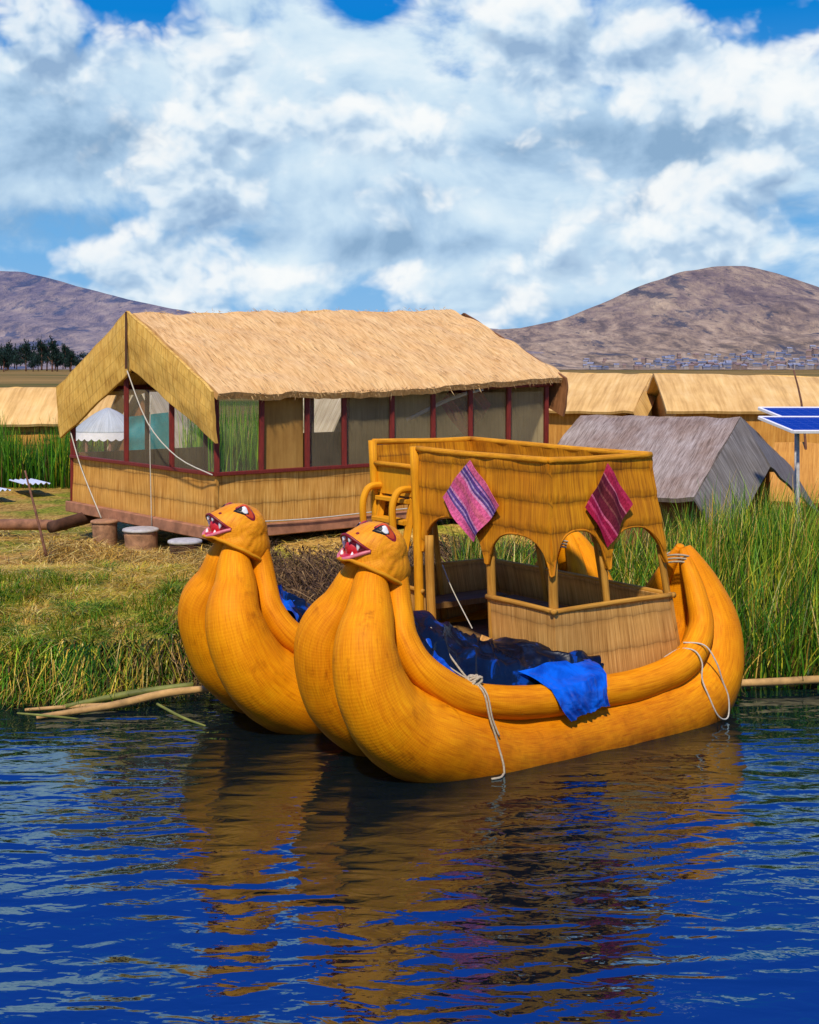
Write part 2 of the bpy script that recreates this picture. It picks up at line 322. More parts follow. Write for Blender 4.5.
# ------------------------------------------------------------------ world, sun, camera
SUN_EL, SUN_AZ = 50, -169          # azimuth from +Y towards +X : behind the camera, to the left
def make_world():
    w = bpy.data.worlds.new('World'); scene.world = w; w.use_nodes = True; nt = w.node_tree; nt.nodes.clear()
    sky = N(nt, 'ShaderNodeTexSky'); sky.sky_type = 'NISHITA'; sky.sun_disc = False
    sky.sun_elevation = R(SUN_EL); sky.sun_rotation = R(SUN_AZ); sky.altitude = 3800; sky.air_density = 1.0; sky.dust_density = .4; sky.ozone_density = 2.5
    tc = N(nt, 'ShaderNodeTexCoord'); sp = N(nt, 'ShaderNodeSeparateXYZ'); nt.links.new(tc.outputs['Generated'], sp.inputs[0])
    az = mathn(nt, 'MULTIPLY', mathn(nt, 'ARCTAN2', sp.outputs[0], sp.outputs[1]), 57.2958)
    el = mathn(nt, 'MULTIPLY', mathn(nt, 'ARCSINE', sp.outputs[2]), 57.2958)
    def coord(kx, ky, ox, oy, daz=0, de=0):
        cb = N(nt, 'ShaderNodeCombineXYZ')
        nt.links.new(mathn(nt, 'MULTIPLY_ADD', az, kx, daz*kx+ox), cb.inputs[0]); nt.links.new(mathn(nt, 'MULTIPLY_ADD', el, ky, de*ky+oy), cb.inputs[1]); return cb.outputs[0]
    def n2(vec, det, rough=.55, dist=0.0):
        n = N(nt, 'ShaderNodeTexNoise'); n.noise_dimensions = '2D'; n.inputs['Scale'].default_value = 1; n.inputs['Detail'].default_value = det
        n.inputs['Roughness'].default_value = rough; n.inputs['Distortion'].default_value = dist; nt.links.new(vec, n.inputs['Vector']); return n.outputs['Fac']
    def puff(vec, sc):
        v = N(nt, 'ShaderNodeTexVoronoi'); v.voronoi_dimensions = '2D'; v.feature = 'F1'; v.inputs['Scale'].default_value = sc
        v.inputs['Detail'].default_value = 3; v.inputs['Roughness'].default_value = .5; v.inputs['Lacunarity'].default_value = 2.3; v.normalize = True
        nt.links.new(vec, v.inputs['Vector']); return v.outputs['Distance']
    def warp(vec, amt):
        a = N(nt, 'ShaderNodeTexNoise'); a.noise_dimensions = '2D'; a.inputs['Scale'].default_value = 1.8; a.inputs['Detail'].default_value = 3; nt.links.new(vec, a.inputs['Vector'])
        s = N(nt, 'ShaderNodeVectorMath'); s.operation = 'MULTIPLY_ADD'; nt.links.new(a.outputs['Color'], s.inputs[0]); s.inputs[1].default_value = (amt,)*3; nt.links.new(vec, s.inputs[2]); return s.outputs[0]
    def blob(a0, e0, ra, re):
        x = mathn(nt, 'DIVIDE', mathn(nt, 'SUBTRACT', az, a0), ra); y = mathn(nt, 'DIVIDE', mathn(nt, 'SUBTRACT', el, e0), re)
        d = mathn(nt, 'ADD', mathn(nt, 'MULTIPLY', x, x), mathn(nt, 'MULTIPLY', y, y))
        return mathn(nt, 'EXPONENT', mathn(nt, 'MULTIPLY', d, -1))
    def total(lst):
        s = None
        for (g, *b) in lst:
            t = mathn(nt, 'MULTIPLY', blob(*b), g); s = t if s is None else mathn(nt, 'ADD', s, t)
        return s
    def px(u, v, ru, rv): return (math.degrees(math.atan((u-409.5)/1300)), math.degrees(math.atan((366-v)/1300)), ru*.043, rv*.043)
    def sm(x, a, b):
        m = N(nt, 'ShaderNodeMapRange'); m.interpolation_type = 'SMOOTHSTEP'; m.inputs['From Min'].default_value = a; m.inputs['From Max'].default_value = b; nt.links.new(x, m.inputs['Value']); return m.outputs[0]
    # clear sky between the clouds, paler low down
    sk = N(nt, 'ShaderNodeVectorMath'); sk.operation = 'SCALE'; sk.inputs['Scale'].default_value = .10; nt.links.new(sky.outputs[0], sk.inputs[0])
    lo = N(nt, 'ShaderNodeMapRange'); lo.inputs['From Min'].default_value = 0; lo.inputs['From Max'].default_value = 15; nt.links.new(el, lo.inputs['Value'])
    lr = ramp(nt, [(0, (.30, .54, .82)), (.40, (.15, .42, .78)), (1, (.004, .22, .66))]); nt.links.new(lo.outputs[0], lr.inputs[0])
    hi = N(nt, 'ShaderNodeMapRange'); hi.inputs['From Min'].default_value = 15; hi.inputs['From Max'].default_value = 24; nt.links.new(el, hi.inputs['Value'])
    clear = mixc(nt, hi.outputs[0], lr.outputs[0], mixc(nt, .8, sk.outputs[0], (.006, .15, .98)))
    # a broad soft sheet of cloud
    c1 = coord(.105, .15, 4.3, 1.7); s1 = n2(c1, 6, .55, .2)
    holes = total([(-.42, *px(15, 45, 40, 26)), (-.34, *px(110, 15, 70, 22)), (-.55, *px(752, 18, 55, 22)), (-.30, *px(365, 5, 40, 18)), (-.12, *px(60, 275, 120, 16)), (-.15, *px(420, 330, 420, 30)), (-.10, *px(455, 72, 30, 12)), (.20, *px(610, 140, 170, 80)), (.18, *px(380, 110, 170, 80)), (.18, *px(120, 150, 140, 60)), (.20, *px(320, 245, 150, 30)), (.14, *px(640, 240, 150, 30))])
    cover = mathn(nt, 'ADD', s1, holes)
    high = mathn(nt, 'MINIMUM', mathn(nt, 'MAXIMUM', mathn(nt, 'MULTIPLY', mathn(nt, 'SUBTRACT', el, 16.5), .04), 0), .34)
    cover = mathn(nt, 'SUBTRACT', cover, high)
    mk = sm(cover, .36, .56)
    s1b = n2(coord(.105, .15, 4.3, 1.7, -.3, 1.1), 5, .55, .2)
    thick = total([(-.55, *px(610, 150, 125, 40)), (-.40, *px(720, 120, 60, 40)), (-.46, *px(80, 132, 95, 42)), (-.45, *px(90, 236, 130, 20)), (-.42, *px(430, 245, 130, 18)), (-.24, *px(380, 190, 110, 16)), (-.2, *px(700, 210, 110, 14)), (.30, *px(400, 60, 140, 50)), (.16, *px(300, 275, 70, 14))])
    li = mathn(nt, 'ADD', mathn(nt, 'ADD', mathn(nt, 'MULTIPLY', mathn(nt, 'SUBTRACT', s1, s1b), 2.0), .55), thick)
    cr = ramp(nt, [(.05, (.26, .42, .62)), (.32, (.42, .60, .80)), (.55, (.58, .75, .90)), (.78, (.70, .84, .94)), (1.0, (.84, .92, .97))]); nt.links.new(li, cr.inputs[0])
    fin = mixc(nt, mk, clear, cr.outputs[0])
    # nearer cumulus heads with crisp sunlit tops and grey bases
    def heads(ox, oy, kx, ky, place, base, off, thr, wid):
        c = warp(coord(kx, ky, ox, oy), .26); d = warp(coord(kx, ky, ox, oy, off[0], off[1]), .26)
        a = mathn(nt, 'SUBTRACT', mathn(nt, 'ADD', n2(c, 5, .5), .30), mathn(nt, 'MULTIPLY', puff(c, 1.35), .66))
        b = mathn(nt, 'SUBTRACT', mathn(nt, 'ADD', n2(d, 4, .5), .30), mathn(nt, 'MULTIPLY', puff(d, 1.35), .66))
        pl = total(place); cov = mathn(nt, 'SUBTRACT', mathn(nt, 'ADD', a, pl), mathn(nt, 'ADD', high, base)); m = sm(cov, thr, thr+wid)
        lit = mathn(nt, 'ADD', mathn(nt, 'MULTIPLY', mathn(nt, 'SUBTRACT', a, b), 2.4), .66)
        lit = mathn(nt, 'SUBTRACT', lit, mathn(nt, 'MULTIPLY', mathn(nt, 'SUBTRACT', cov, thr), .55))
        r = ramp(nt, [(.1, (.28, .43, .64)), (.38, (.47, .63, .81)), (.6, (.74, .85, .94)), (.82, (.91, .95, .97)), (1, (.96, .98, .98))]); nt.links.new(lit, r.inputs[0]); return m, r.outputs[0]
    m1, k1 = heads(2.1, 5.2, .17, .21, [(.30, *px(720, 60, 110, 45)), (.26, *px(560, 60, 90, 40)), (.26, *px(220, 60, 60, 40)), (.26, *px(60, 80, 60, 30)), (.20, *px(300, 130, 140, 30)), (.26, *px(330, 215, 80, 24)), (.26, *px(215, 215, 50, 40)), (.22, *px(700, 185, 90, 22)), (.26, *px(130, 268, 60, 22)), (.28, *px(310, 276, 60, 18)), (.22, *px(520, 272, 110, 18)), (.18, *px(770, 230, 70, 24))], .24, (-.3, .9), .36, .20)
    fin = mixc(nt, mathn(nt, 'MULTIPLY', m1, .93), fin, k1)
    gain = N(nt, 'ShaderNodeVectorMath'); gain.operation = 'SCALE'; gain.inputs['Scale'].default_value = 10.0; nt.links.new(fin, gain.inputs[0])
    bg = N(nt, 'ShaderNodeBackground'); bg.inputs['Strength'].default_value = .1; out = N(nt, 'ShaderNodeOutputWorld')
    nt.links.new(gain.outputs[0], bg.inputs['Color']); nt.links.new(bg.outputs[0], out.inputs[0])
    try: w.cycles.sampling_method = 'MANUAL'; w.cycles.sample_map_resolution = 256
    except Exception: pass
make_world()
sd = bpy.data.lights.new('sun', 'SUN'); sd.energy = 4.4; sd.angle = R(3); sd.color = (1.0, .91, .76)
so = bpy.data.objects.new('sun', sd); COL.objects.link(so)
dirv = Vector((math.sin(R(SUN_AZ))*math.cos(R(SUN_EL)), math.cos(R(SUN_AZ))*math.cos(R(SUN_EL)), math.sin(R(SUN_EL))))
so.rotation_euler = dirv.to_track_quat('Z', 'Y').to_euler(); so.location = (0, 0, 60)
cd = bpy.data.cameras.new('camera'); cam = bpy.data.objects.new('camera', cd); COL.objects.link(cam); scene.camera = cam
H = 4.5
cam.location = (0, 0, H); cam.rotation_euler = (R(90), 0, 0)
cd.sensor_width = 36; cd.lens = 1300/1024*36; cd.shift_y = (366-512)/1024; cd.clip_start = .1; cd.clip_end = 20000
scene.view_settings.view_transform = 'Standard'; scene.view_settings.look = 'None'; scene.view_settings.exposure = 0; scene.view_settings.gamma = 1
scene.cycles.max_bounces = 5; scene.cycles.diffuse_bounces = 2; scene.cycles.glossy_bounces = 3; scene.cycles.transmission_bounces = 2; scene.cycles.transparent_max_bounces = 12; scene.cycles.caustics_reflective = False; scene.cycles.caustics_refractive = False
scene.cycles.use_denoising = True

# ------------------------------------------------------------------ ground, water, hills
SHORE = [(-400, 17.4), (-8, 17.2), (-6.2, 17.35), (-5.0, 17.5), (-3.5, 17.6), (-2.6, 18.6), (-1.6, 19.0), (1.5, 20.8), (2.6, 20.9), (3.6, 20.0), (4.6, 18.5), (6, 18.0), (9, 17.8), (14, 17), (400, 16.6)]
def shore(x): return interp(x, SHORE)+.35*(vn(x*1.7, x*0+3.3)-.5)+.18*(vn(x*5.1, x*0+8.8)-.5)
def ground_z(x, y):
    d = y-shore(x)
    left = 1-sstep(x, .5, 3.5)
    lb = 1-sstep(x, -3.6, -1.8)
    z = -.9+.95*sstep(d, -.7, .05)+(.34+.26*lb)*sstep(d, 0, .5)*left+.16*sstep(d, 0, .8)*(1-left)+.22*sstep(d, .2, 4.5)-.33*lb*sstep(d, 5.5, 8.2)
    tt_ = (x+3.72)*.777+(y-25)*.629; ww_ = (x+3.72)*(-.629)+(y-25)*.777
    z = z+.40*np.exp(-((ww_+.2)/1.2)**2)*sstep(tt_, .4, 1.8)*(1-sstep(tt_, 8, 10))
    return z+(.12*(fbm(x*.9, y*.9)-.5)+.05*(vn(x*3.3, y*3.3)-.5))*sstep(d, -.2, .8)
def gz(x, y): return float(ground_z(np.array([x]), np.array([y]))[0])
def island():
    xs = np.concatenate([np.linspace(-60, -13, 30), np.linspace(-12.6, 12.6, 170), np.linspace(13, 60, 30)])
    ys = np.concatenate([np.linspace(16, 26, 110), np.linspace(26.3, 50, 60), np.linspace(52, 95, 20)])
    X, Y = np.meshgrid(xs, ys, indexing='ij'); Z = ground_z(X, Y)
    Z = np.where(Y > 80, Z-(Y-80)*.04, Z)
    mb = MB(); P = [[(X[i, j], Y[i, j], Z[i, j]) for j in range(len(ys))] for i in range(len(xs))]
    mb.grid(P, X.tolist(), Y.tolist())
    m, nt = new_mat('island_litter'); tc = N(nt, 'ShaderNodeTexCoord'); ob = tc.outputs['Object']
    n1 = noise(nt, ob, .55, 5, .6); n2 = noise(nt, mapped(nt, ob, (9, 3, 9)), 1.6, 5, .7); n3 = noise(nt, mapped(nt, ob, (3, 10, 9)), 1.6, 5, .7)
    s = mathn(nt, 'MAXIMUM', n2, n3)
    rp = ramp(nt, [(.42, (.16, .08, .015)), (.55, (.62, .36, .07)), (.7, (.86, .58, .18))]); nt.links.new(s, rp.inputs[0])
    rg = ramp(nt, [(.42, (.04, .07, .008)), (.55, (.30, .32, .02)), (.7, (.58, .50, .06))]); nt.links.new(s, rg.inputs[0])
    k = ramp(nt, [(.44, (0, 0, 0)), (.58, (1, 1, 1))]); nt.links.new(n1, k.inputs[0])
    sp = N(nt, 'ShaderNodeSeparateXYZ'); nt.links.new(ob, sp.inputs[0])
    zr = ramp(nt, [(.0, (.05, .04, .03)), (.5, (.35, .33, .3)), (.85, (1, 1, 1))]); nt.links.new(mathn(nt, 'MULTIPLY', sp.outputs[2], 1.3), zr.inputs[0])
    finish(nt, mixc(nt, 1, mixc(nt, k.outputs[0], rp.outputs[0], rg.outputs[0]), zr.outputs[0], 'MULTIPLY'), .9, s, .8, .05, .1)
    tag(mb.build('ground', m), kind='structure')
island()
def reed_plain():
    mb = MB(); P = [[(x, y, .35+.5*vnoise2(x*.02, y*.02)) for y in (70, 110, 160, 240, 400, 700, 1100, 1800, 6000)] for x in np.linspace(-2500, 2500, 60)]
    U = [[p[0] for p in r] for r in P]; V = [[p[1] for p in r] for r in P]; mb.grid(P, U, V)
    m, nt = new_mat('reed_plain'); tc = N(nt, 'ShaderNodeTexCoord'); n = noise(nt, mapped(nt, tc.outputs['Object'], (.012, .02, 1)), 1, 6, .65)
    sp = N(nt, 'ShaderNodeSeparateXYZ'); nt.links.new(tc.outputs['Object'], sp.inputs[0])
    rp = ramp(nt, [(.36, (.055, .075, .012)), (.48, (.20, .13, .035)), (.62, (.30, .18, .05))]); nt.links.new(n, rp.inputs[0])
    finish(nt, rp.outputs[0], .95, n, .5, .5, .05); tag(mb.build('reed_plain', m), kind='structure')
reed_plain()
def water():
    mb = MB(); P = [[(x, y, 0.0) for y in (-60, 0, 8, 16, 24, 40)] for x in (-200, -40, -10, 0, 10, 40, 200)]
    mb.grid(P, [[0]*6]*7, [[0]*6]*7)
    m, nt = new_mat('lake_water'); tc = N(nt, 'ShaderNodeTexCoord'); ob = tc.outputs['Object']
    a = noise(nt, mapped(nt, ob, (.95, 2.5, 1), (0, 0, R(-20))), 1.0, 1, .4, .9)
    b = noise(nt, mapped(nt, ob, (3.0, 5.4, 1), (0, 0, R(10))), 1.0, 2, .5, .6)
    c = noise(nt, mapped(nt, ob, (.30, .5, 1), (0, 0, R(20))), 1.0, 1, .5)
    d = noise(nt, mapped(nt, ob, (9, 15, 1), (0, 0, R(-6))), 1.0, 2, .5)
    gust = noise(nt, mapped(nt, ob, (.16, .22, 1)), 1.0, 2, .5); gr = ramp(nt, [(.36, (.38,)*3), (.64, (1.25,)*3)]); nt.links.new(gust, gr.inputs[0])
    h = mathn(nt, 'ADD', mathn(nt, 'MULTIPLY', a, 1.0), mathn(nt, 'MULTIPLY', b, .40)); h = mathn(nt, 'ADD', h, mathn(nt, 'MULTIPLY', d, .055))
    wv = N(nt, 'ShaderNodeTexWave'); wv.wave_type = 'BANDS'; wv.bands_direction = 'Y'; wv.inputs['Scale'].default_value = .95; wv.inputs['Distortion'].default_value = 5.0; wv.inputs['Detail'].default_value = 1.5; wv.inputs['Detail Scale'].default_value = .7
    nt.links.new(mapped(nt, ob, (.55, 1, 1), (0, 0, R(-24))), wv.inputs['Vector'])
    h = mathn(nt, 'ADD', h, mathn(nt, 'MULTIPLY', wv.outputs['Fac'], .13))
    h = mathn(nt, 'ADD', mathn(nt, 'MULTIPLY', h, gr.outputs[0]), mathn(nt, 'MULTIPLY', c, 1.2))
    bp = N(nt, 'ShaderNodeBump'); bp.inputs['Strength'].default_value = 1; bp.inputs['Distance'].default_value = .042; nt.links.new(h, bp.inputs['Height'])
    fr = N(nt, 'ShaderNodeFresnel'); fr.inputs['IOR'].default_value = 3.1; nt.links.new(bp.outputs[0], fr.inputs['Normal'])
    gl = N(nt, 'ShaderNodeBsdfGlossy'); gl.inputs['Roughness'].default_value = .02; gl.inputs['Color'].default_value = (.56, .80, 1.0, 1); nt.links.new(bp.outputs[0], gl.inputs['Normal'])
    df = N(nt, 'ShaderNodeBsdfDiffuse'); df.inputs['Color'].default_value = (.0015, .006, .010, 1); mx = N(nt, 'ShaderNodeMixShader'); o = N(nt, 'ShaderNodeOutputMaterial')
    nt.links.new(fr.outputs[0], mx.inputs[0]); nt.links.new(df.outputs[0], mx.inputs[1]); nt.links.new(gl.outputs[0], mx.inputs[2]); nt.links.new(mx.outputs[0], o.inputs[0])
    tag(mb.build('water', m), kind='structure')
water()
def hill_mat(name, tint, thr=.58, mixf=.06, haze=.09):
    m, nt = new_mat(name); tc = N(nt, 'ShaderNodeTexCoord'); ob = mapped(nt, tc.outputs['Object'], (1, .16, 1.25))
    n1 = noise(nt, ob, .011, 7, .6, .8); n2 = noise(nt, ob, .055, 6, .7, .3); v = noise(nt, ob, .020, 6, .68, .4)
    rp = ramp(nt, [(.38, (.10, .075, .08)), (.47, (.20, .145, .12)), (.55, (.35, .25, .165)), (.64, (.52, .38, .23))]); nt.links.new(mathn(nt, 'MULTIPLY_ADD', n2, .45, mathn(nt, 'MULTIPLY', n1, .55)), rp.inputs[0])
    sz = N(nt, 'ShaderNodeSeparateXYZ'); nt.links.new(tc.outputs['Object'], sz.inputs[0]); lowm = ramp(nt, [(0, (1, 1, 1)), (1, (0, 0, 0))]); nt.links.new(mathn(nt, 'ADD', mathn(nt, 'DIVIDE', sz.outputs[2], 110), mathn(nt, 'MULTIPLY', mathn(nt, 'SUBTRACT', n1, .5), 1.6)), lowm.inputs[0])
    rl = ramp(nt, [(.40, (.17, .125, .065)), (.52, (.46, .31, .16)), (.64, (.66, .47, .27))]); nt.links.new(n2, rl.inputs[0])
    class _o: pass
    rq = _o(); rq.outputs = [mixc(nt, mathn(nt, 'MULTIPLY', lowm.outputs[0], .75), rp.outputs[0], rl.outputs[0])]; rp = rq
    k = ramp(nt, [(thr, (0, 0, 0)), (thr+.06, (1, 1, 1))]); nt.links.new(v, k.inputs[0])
    col = mixc(nt, mathn(nt, 'MULTIPLY', k.outputs[0], .8), rp.outputs[0], (.035, .05, .075))  # dark patches: scrub, and on the left hill painted cloud shadow
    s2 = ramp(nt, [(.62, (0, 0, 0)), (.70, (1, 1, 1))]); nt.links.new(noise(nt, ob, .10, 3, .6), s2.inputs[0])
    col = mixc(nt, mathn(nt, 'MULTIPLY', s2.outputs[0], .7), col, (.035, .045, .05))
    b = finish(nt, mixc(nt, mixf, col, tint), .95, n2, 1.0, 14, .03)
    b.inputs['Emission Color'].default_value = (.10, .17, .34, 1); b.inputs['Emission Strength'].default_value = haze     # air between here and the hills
    return m
def hill_fn(prof, Y0, Yp, seed):
    px = [((u-409.5)/1300*Yp, max(0, (366-v)/1300*Yp)) for u, v in prof]
    def f(X, Y):
        hp = interp(X, px); t = np.clip((Y-Y0)/(Yp-Y0), 0, 1.35)
        k = np.where(t < 1, .16*t+.84*t**1.7, 1-(t-1)*1.2)
        rid = (fbm(X*.006+seed, Y*.006, 5)-.5)
        gul = np.abs(vn(X*.011+seed*3, Y*.003+2)-.5)
        return 1.0+hp*k*(1+(.9*rid+.5*(gul-.25))*np.clip(1-np.abs(2*t-1), 0, 1))+hp*.022*(fbm(X*.03, Y*.03, 3)-.5)*np.minimum(1, t*4)
    return f
RP = [(380, 352), (440, 338), (480, 329), (520, 326), (560, 318), (600, 302), (640, 284), (680, 270), (715, 264), (745, 264), (775, 270), (819, 285), (880, 305), (960, 322), (1100, 340), (1300, 352), (1800, 362)]
LP = [(-700, 350), (-400, 325), (-200, 292), (-80, 272), (-20, 269), (20, 269), (45, 275), (90, 287), (130, 298), (165, 305), (200, 312), (260, 326), (340, 334), (430, 330), (470, 325), (500, 327), (540, 338), (620, 356), (700, 366)]
hr = hill_fn(RP, 1250, 2400, 1.7); hl = hill_fn(LP, 1350, 2500, 6.1)
def hill(name, f, x0, x1, Y0, Yp, mat):
    xs = np.linspace(x0, x1, 190); ys = np.linspace(Y0, Yp+(Yp-Y0)*.3, 70); X, Y = np.meshgrid(xs, ys, indexing='ij'); Z = f(X, Y)
    mb = MB(); mb.grid([[(X[i, j], Y[i, j], Z[i, j]) for j in range(70)] for i in range(190)], X.tolist(), Y.tolist()); tag(mb.build(name, mat), kind='structure')
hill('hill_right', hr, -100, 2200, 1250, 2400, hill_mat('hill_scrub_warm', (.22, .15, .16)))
hill('hill_left', hl, -2200, 480, 1350, 2500, hill_mat('hill_scrub_cloud_shade', (.08, .11, .24), .53, .30, .18))  # cloud shadow painted into the scrub colour: wider dark patches, bluish tint

# ------------------------------------------------------------------ blades of grass and reed
def blades(name, base, h, lean, w, cols, mat, segs=4, droop=0.0, parent=None, stuff=True, label=None, cat=None, loc=(0, 0, 0), updir=None):
    """base (n,3), h (n,), lean (n,3) vectors, w (n,), cols (n,3): curved tapering blades, one mesh"""
    n = len(base); t = np.linspace(0, 1, segs+1)
    up = np.zeros((n, 3)); up[:, 2] = 1
    if updir is not None: up = updir
    side = np.cross(lean+1e-6, up); side /= np.linalg.norm(side, axis=1)[:, None]+1e-9
    ang = rng.uniform(-1, 1, n)[:, None]; ln = lean/(np.linalg.norm(lean, axis=1)[:, None]+1e-9)
    side = side*np.cos(ang)+ln*np.sin(ang)*.7
    V = np.zeros((n, segs+1, 2, 3))
    dr = droop if isinstance(droop, np.ndarray) else np.full(n, droop)
    for k, tt in enumerate(t):
        c = base+up*(h*(tt-dr*tt*tt))[:, None]+lean*(tt**1.8)
        ww = (w*(1-.92*tt**1.5)*(.55+.45*min(1, tt*4+.2)))[:, None]
        V[:, k, 0] = c-side*ww*.5; V[:, k, 1] = c+side*ww*.5
    nv = (segs+1)*2; fi = []
    for k in range(segs): fi.append([2*k, 2*k+1, 2*k+3, 2*k+2])
    F = (np.array(fi)[None]+(np.arange(n)*nv)[:, None, None]).reshape(-1)
    me = bpy.data.meshes.new(name); me.vertices.add(n*nv); me.vertices.foreach_set('co', V.astype(np.float32).ravel())
    nf = n*segs; me.loops.add(nf*4); me.loops.foreach_set('vertex_index', F.astype(np.int32))
    me.polygons.add(nf); me.polygons.foreach_set('loop_start', np.arange(0, nf*4, 4, dtype=np.int32)); me.polygons.foreach_set('loop_total', np.full(nf, 4, np.int32))
    at = me.color_attributes.new('Col', 'FLOAT_COLOR', 'POINT')
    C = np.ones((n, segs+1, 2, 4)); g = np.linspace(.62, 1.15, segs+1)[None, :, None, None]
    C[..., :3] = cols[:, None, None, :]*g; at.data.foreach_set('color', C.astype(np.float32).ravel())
    me.update(); me.validate()
    o = link_mesh(name, me, mat, parent, loc)
    if stuff: o['kind'] = 'stuff'
    return tag(o, label, cat)
def palette(n, cols, probs, var=.3):
    c = np.array(cols)[rng.choice(len(cols), n, p=np.array(probs)/sum(probs))]
    return np.clip(c*rng.uniform(1-var, 1+var, (n, 1)), 0, 1)
def leans(n, a0, a1, bias=(0, 0)):
    th = rng.uniform(0, 2*np.pi, n); m = rng.uniform(a0, a1, n)
    return np.stack([np.cos(th)*m+bias[0], np.sin(th)*m+bias[1], np.zeros(n)], 1)
def inset(x0, x1, y0, y1, n): return rng.uniform(x0, x1, n), rng.uniform(y0, y1, n)
BM = blade_mat('reed_blades', .5, .3); SM = blade_mat('straw_blades', .7, .15)
GD = (.022, .095, .005); GM = (.085, .26, .008); GL = (.29, .44, .02); YG = (.60, .54, .03); ST = (.80, .49, .07); STL = (.95, .70, .22); BR = (.14, .075, .025)

# reed bed to the right of the boat
def in_boat(x, y):
    dx, dy = x-.22, y-13.86; s = dx*.819+dy*.574; c = -dx*.574+dy*.819
    return (s > -1.5) & (s < 5.95) & (c > -.8) & (c < 4.9)
def reedbed(name, label, x, y, h, lean, w, cols, droop=.12):
    k = ~in_boat(x, y); z = ground_z(x, y)-.12; z = np.maximum(z, -.25)
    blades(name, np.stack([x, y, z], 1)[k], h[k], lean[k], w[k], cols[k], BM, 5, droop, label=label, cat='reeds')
n = 21000; x, y = inset(.8, 11.5, 17.9, 26.0, n); keep = (y > shore(x)-.12); 
xs_, ys_ = x[keep], y[keep]; n = len(xs_)
dn = ys_-shore(xs_); hh = (1.05+.75*sstep(dn, 0, 3.5))*rng.uniform(.55, 1.2, n)*(.72+.28*sstep(xs_, 2.0, 5.5))
hh *= .75+.5*vn(xs_*.8, ys_*.8)
ok_ = ~((ys_ > 24.6) & (xs_ < 5)); xs_, ys_, hh, n = xs_[ok_], ys_[ok_], hh[ok_], int(ok_.sum())
reedbed('tall_reed_bed', 'tall green and straw reeds growing at the waterline behind the yellow reed boat', xs_, ys_, hh, leans(n, .05, .85, (.12, -.08)), rng.uniform(.010, .036, n), palette(n, [GD, GM, GL, YG, ST, STL, BR], [26, 32, 20, 10, 8, 4, 8]))
# left bank: green growth on the slope, straw higher up, hanging tufts along the edge
n = 34000; x, y = inset(-10.5, -1.2, 17.2, 24.5, n); d = y-shore(x); keep = (d > .02) & ~in_boat(x, y); x, y, d = x[keep], y[keep], d[keep]; n = len(x)
zone = fbm(x*1.1, y*1.1, 4)+.26*sstep(d, 5.0, 1.0)-.26*sstep(d, 3.6, 6.0)-.20*sstep(x, -4.6, -2.4)*sstep(d, .6, 1.6)+.10*sstep(x, -5.0, -8)
gsel = rng.random(n) < sstep(zone, .30, .62)
cg = palette(n, [GD, GM, GL, YG], [18, 38, 30, 14]); cs = palette(n, [ST, STL, YG, BR], [40, 22, 26, 12])
cols = np.where(gsel[:, None], cg, cs)
tuft = vn(x*2.6, y*2.6)
h = np.where(gsel, rng.uniform(.08, .36, n)*(.35+1.2*tuft**1.3), rng.uniform(.04, .20, n)); ln = np.where(gsel[:, None], leans(n, .05, .34, (.05, -.14)), leans(n, .15, .6, (.1, -.1)))
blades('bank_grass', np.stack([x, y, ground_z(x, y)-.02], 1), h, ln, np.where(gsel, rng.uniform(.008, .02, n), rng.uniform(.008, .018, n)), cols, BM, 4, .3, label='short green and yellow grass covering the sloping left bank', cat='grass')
nc = 150; cx, cy = inset(-10.3, -2.6, 17.4, 24.0, nc); cd_ = cy-shore(cx); cgreen = rng.random(nc) < np.clip(.95-.16*cd_, .12, .9); per = 130
ci = np.repeat(np.arange(nc), per); n = len(ci); th = rng.uniform(0, 2*np.pi, n); rr = rng.uniform(0, 1, n)**.7*(.28+.25*rng.random(nc))[ci]
x = cx[ci]+np.cos(th)*rr*.6; y = cy[ci]+np.sin(th)*rr*.6; k = ((y-shore(x)) > .0) & ~in_boat(x, y); ci, th, rr, x, y = ci[k], th[k], rr[k], x[k], y[k]; n = len(x)
cols = np.where(cgreen[ci][:, None], palette(n, [GD, GM, GL, YG], [14, 40, 32, 14]), palette(n, [ST, STL, YG, BR], [36, 26, 28, 10]))*(.75+.5*rng.random(nc))[ci][:, None]
hh = (.18+.30*rng.random(nc))[ci]*rng.uniform(.6, 1.2, n)*np.where(cgreen[ci], 1.0, .7)
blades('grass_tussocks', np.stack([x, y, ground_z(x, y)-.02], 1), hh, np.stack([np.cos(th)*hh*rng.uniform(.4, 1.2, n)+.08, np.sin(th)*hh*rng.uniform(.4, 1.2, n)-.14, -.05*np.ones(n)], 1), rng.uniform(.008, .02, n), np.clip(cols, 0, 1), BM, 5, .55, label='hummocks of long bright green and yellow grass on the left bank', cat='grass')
n = 9000; x = rng.uniform(-10.5, -2.2, n); clump = vn(x*1.9, x*0+5.5); keep = rng.random(n) < .06+1.3*np.clip(clump-.25, 0, 1); x = x[keep]; n = len(x)
y = shore(x)+rng.uniform(-.05, .55, n); k = ~in_boat(x, y); x, y = x[k], y[k]; n = len(x)
grn = rng.random(n) < .30+.45*vn(x*1.1+4, x*0+1.2)
cols = np.where(grn[:, None], palette(n, [GD, GM, GL], [34, 40, 26]), palette(n, [ST, YG, BR, STL], [32, 24, 30, 14]))*(.45+.9*vn(x*3.1+9, y*2.0))[:, None]
h = rng.uniform(.15, .5, n); ln = np.stack([rng.normal(0, .22, n), -rng.uniform(.2, .62, n), -rng.uniform(.1, .75, n)], 1)
blades('hanging_grass', np.stack([x, y, ground_z(x, y)+.0], 1), h, ln, rng.uniform(.012, .03, n), cols, BM, 6, .75, label='long drooping grass hanging over the left water edge', cat='grass')
n = 9000; x, y = inset(-13, -1.5, 21.2, 33, n); d = y-shore(x)
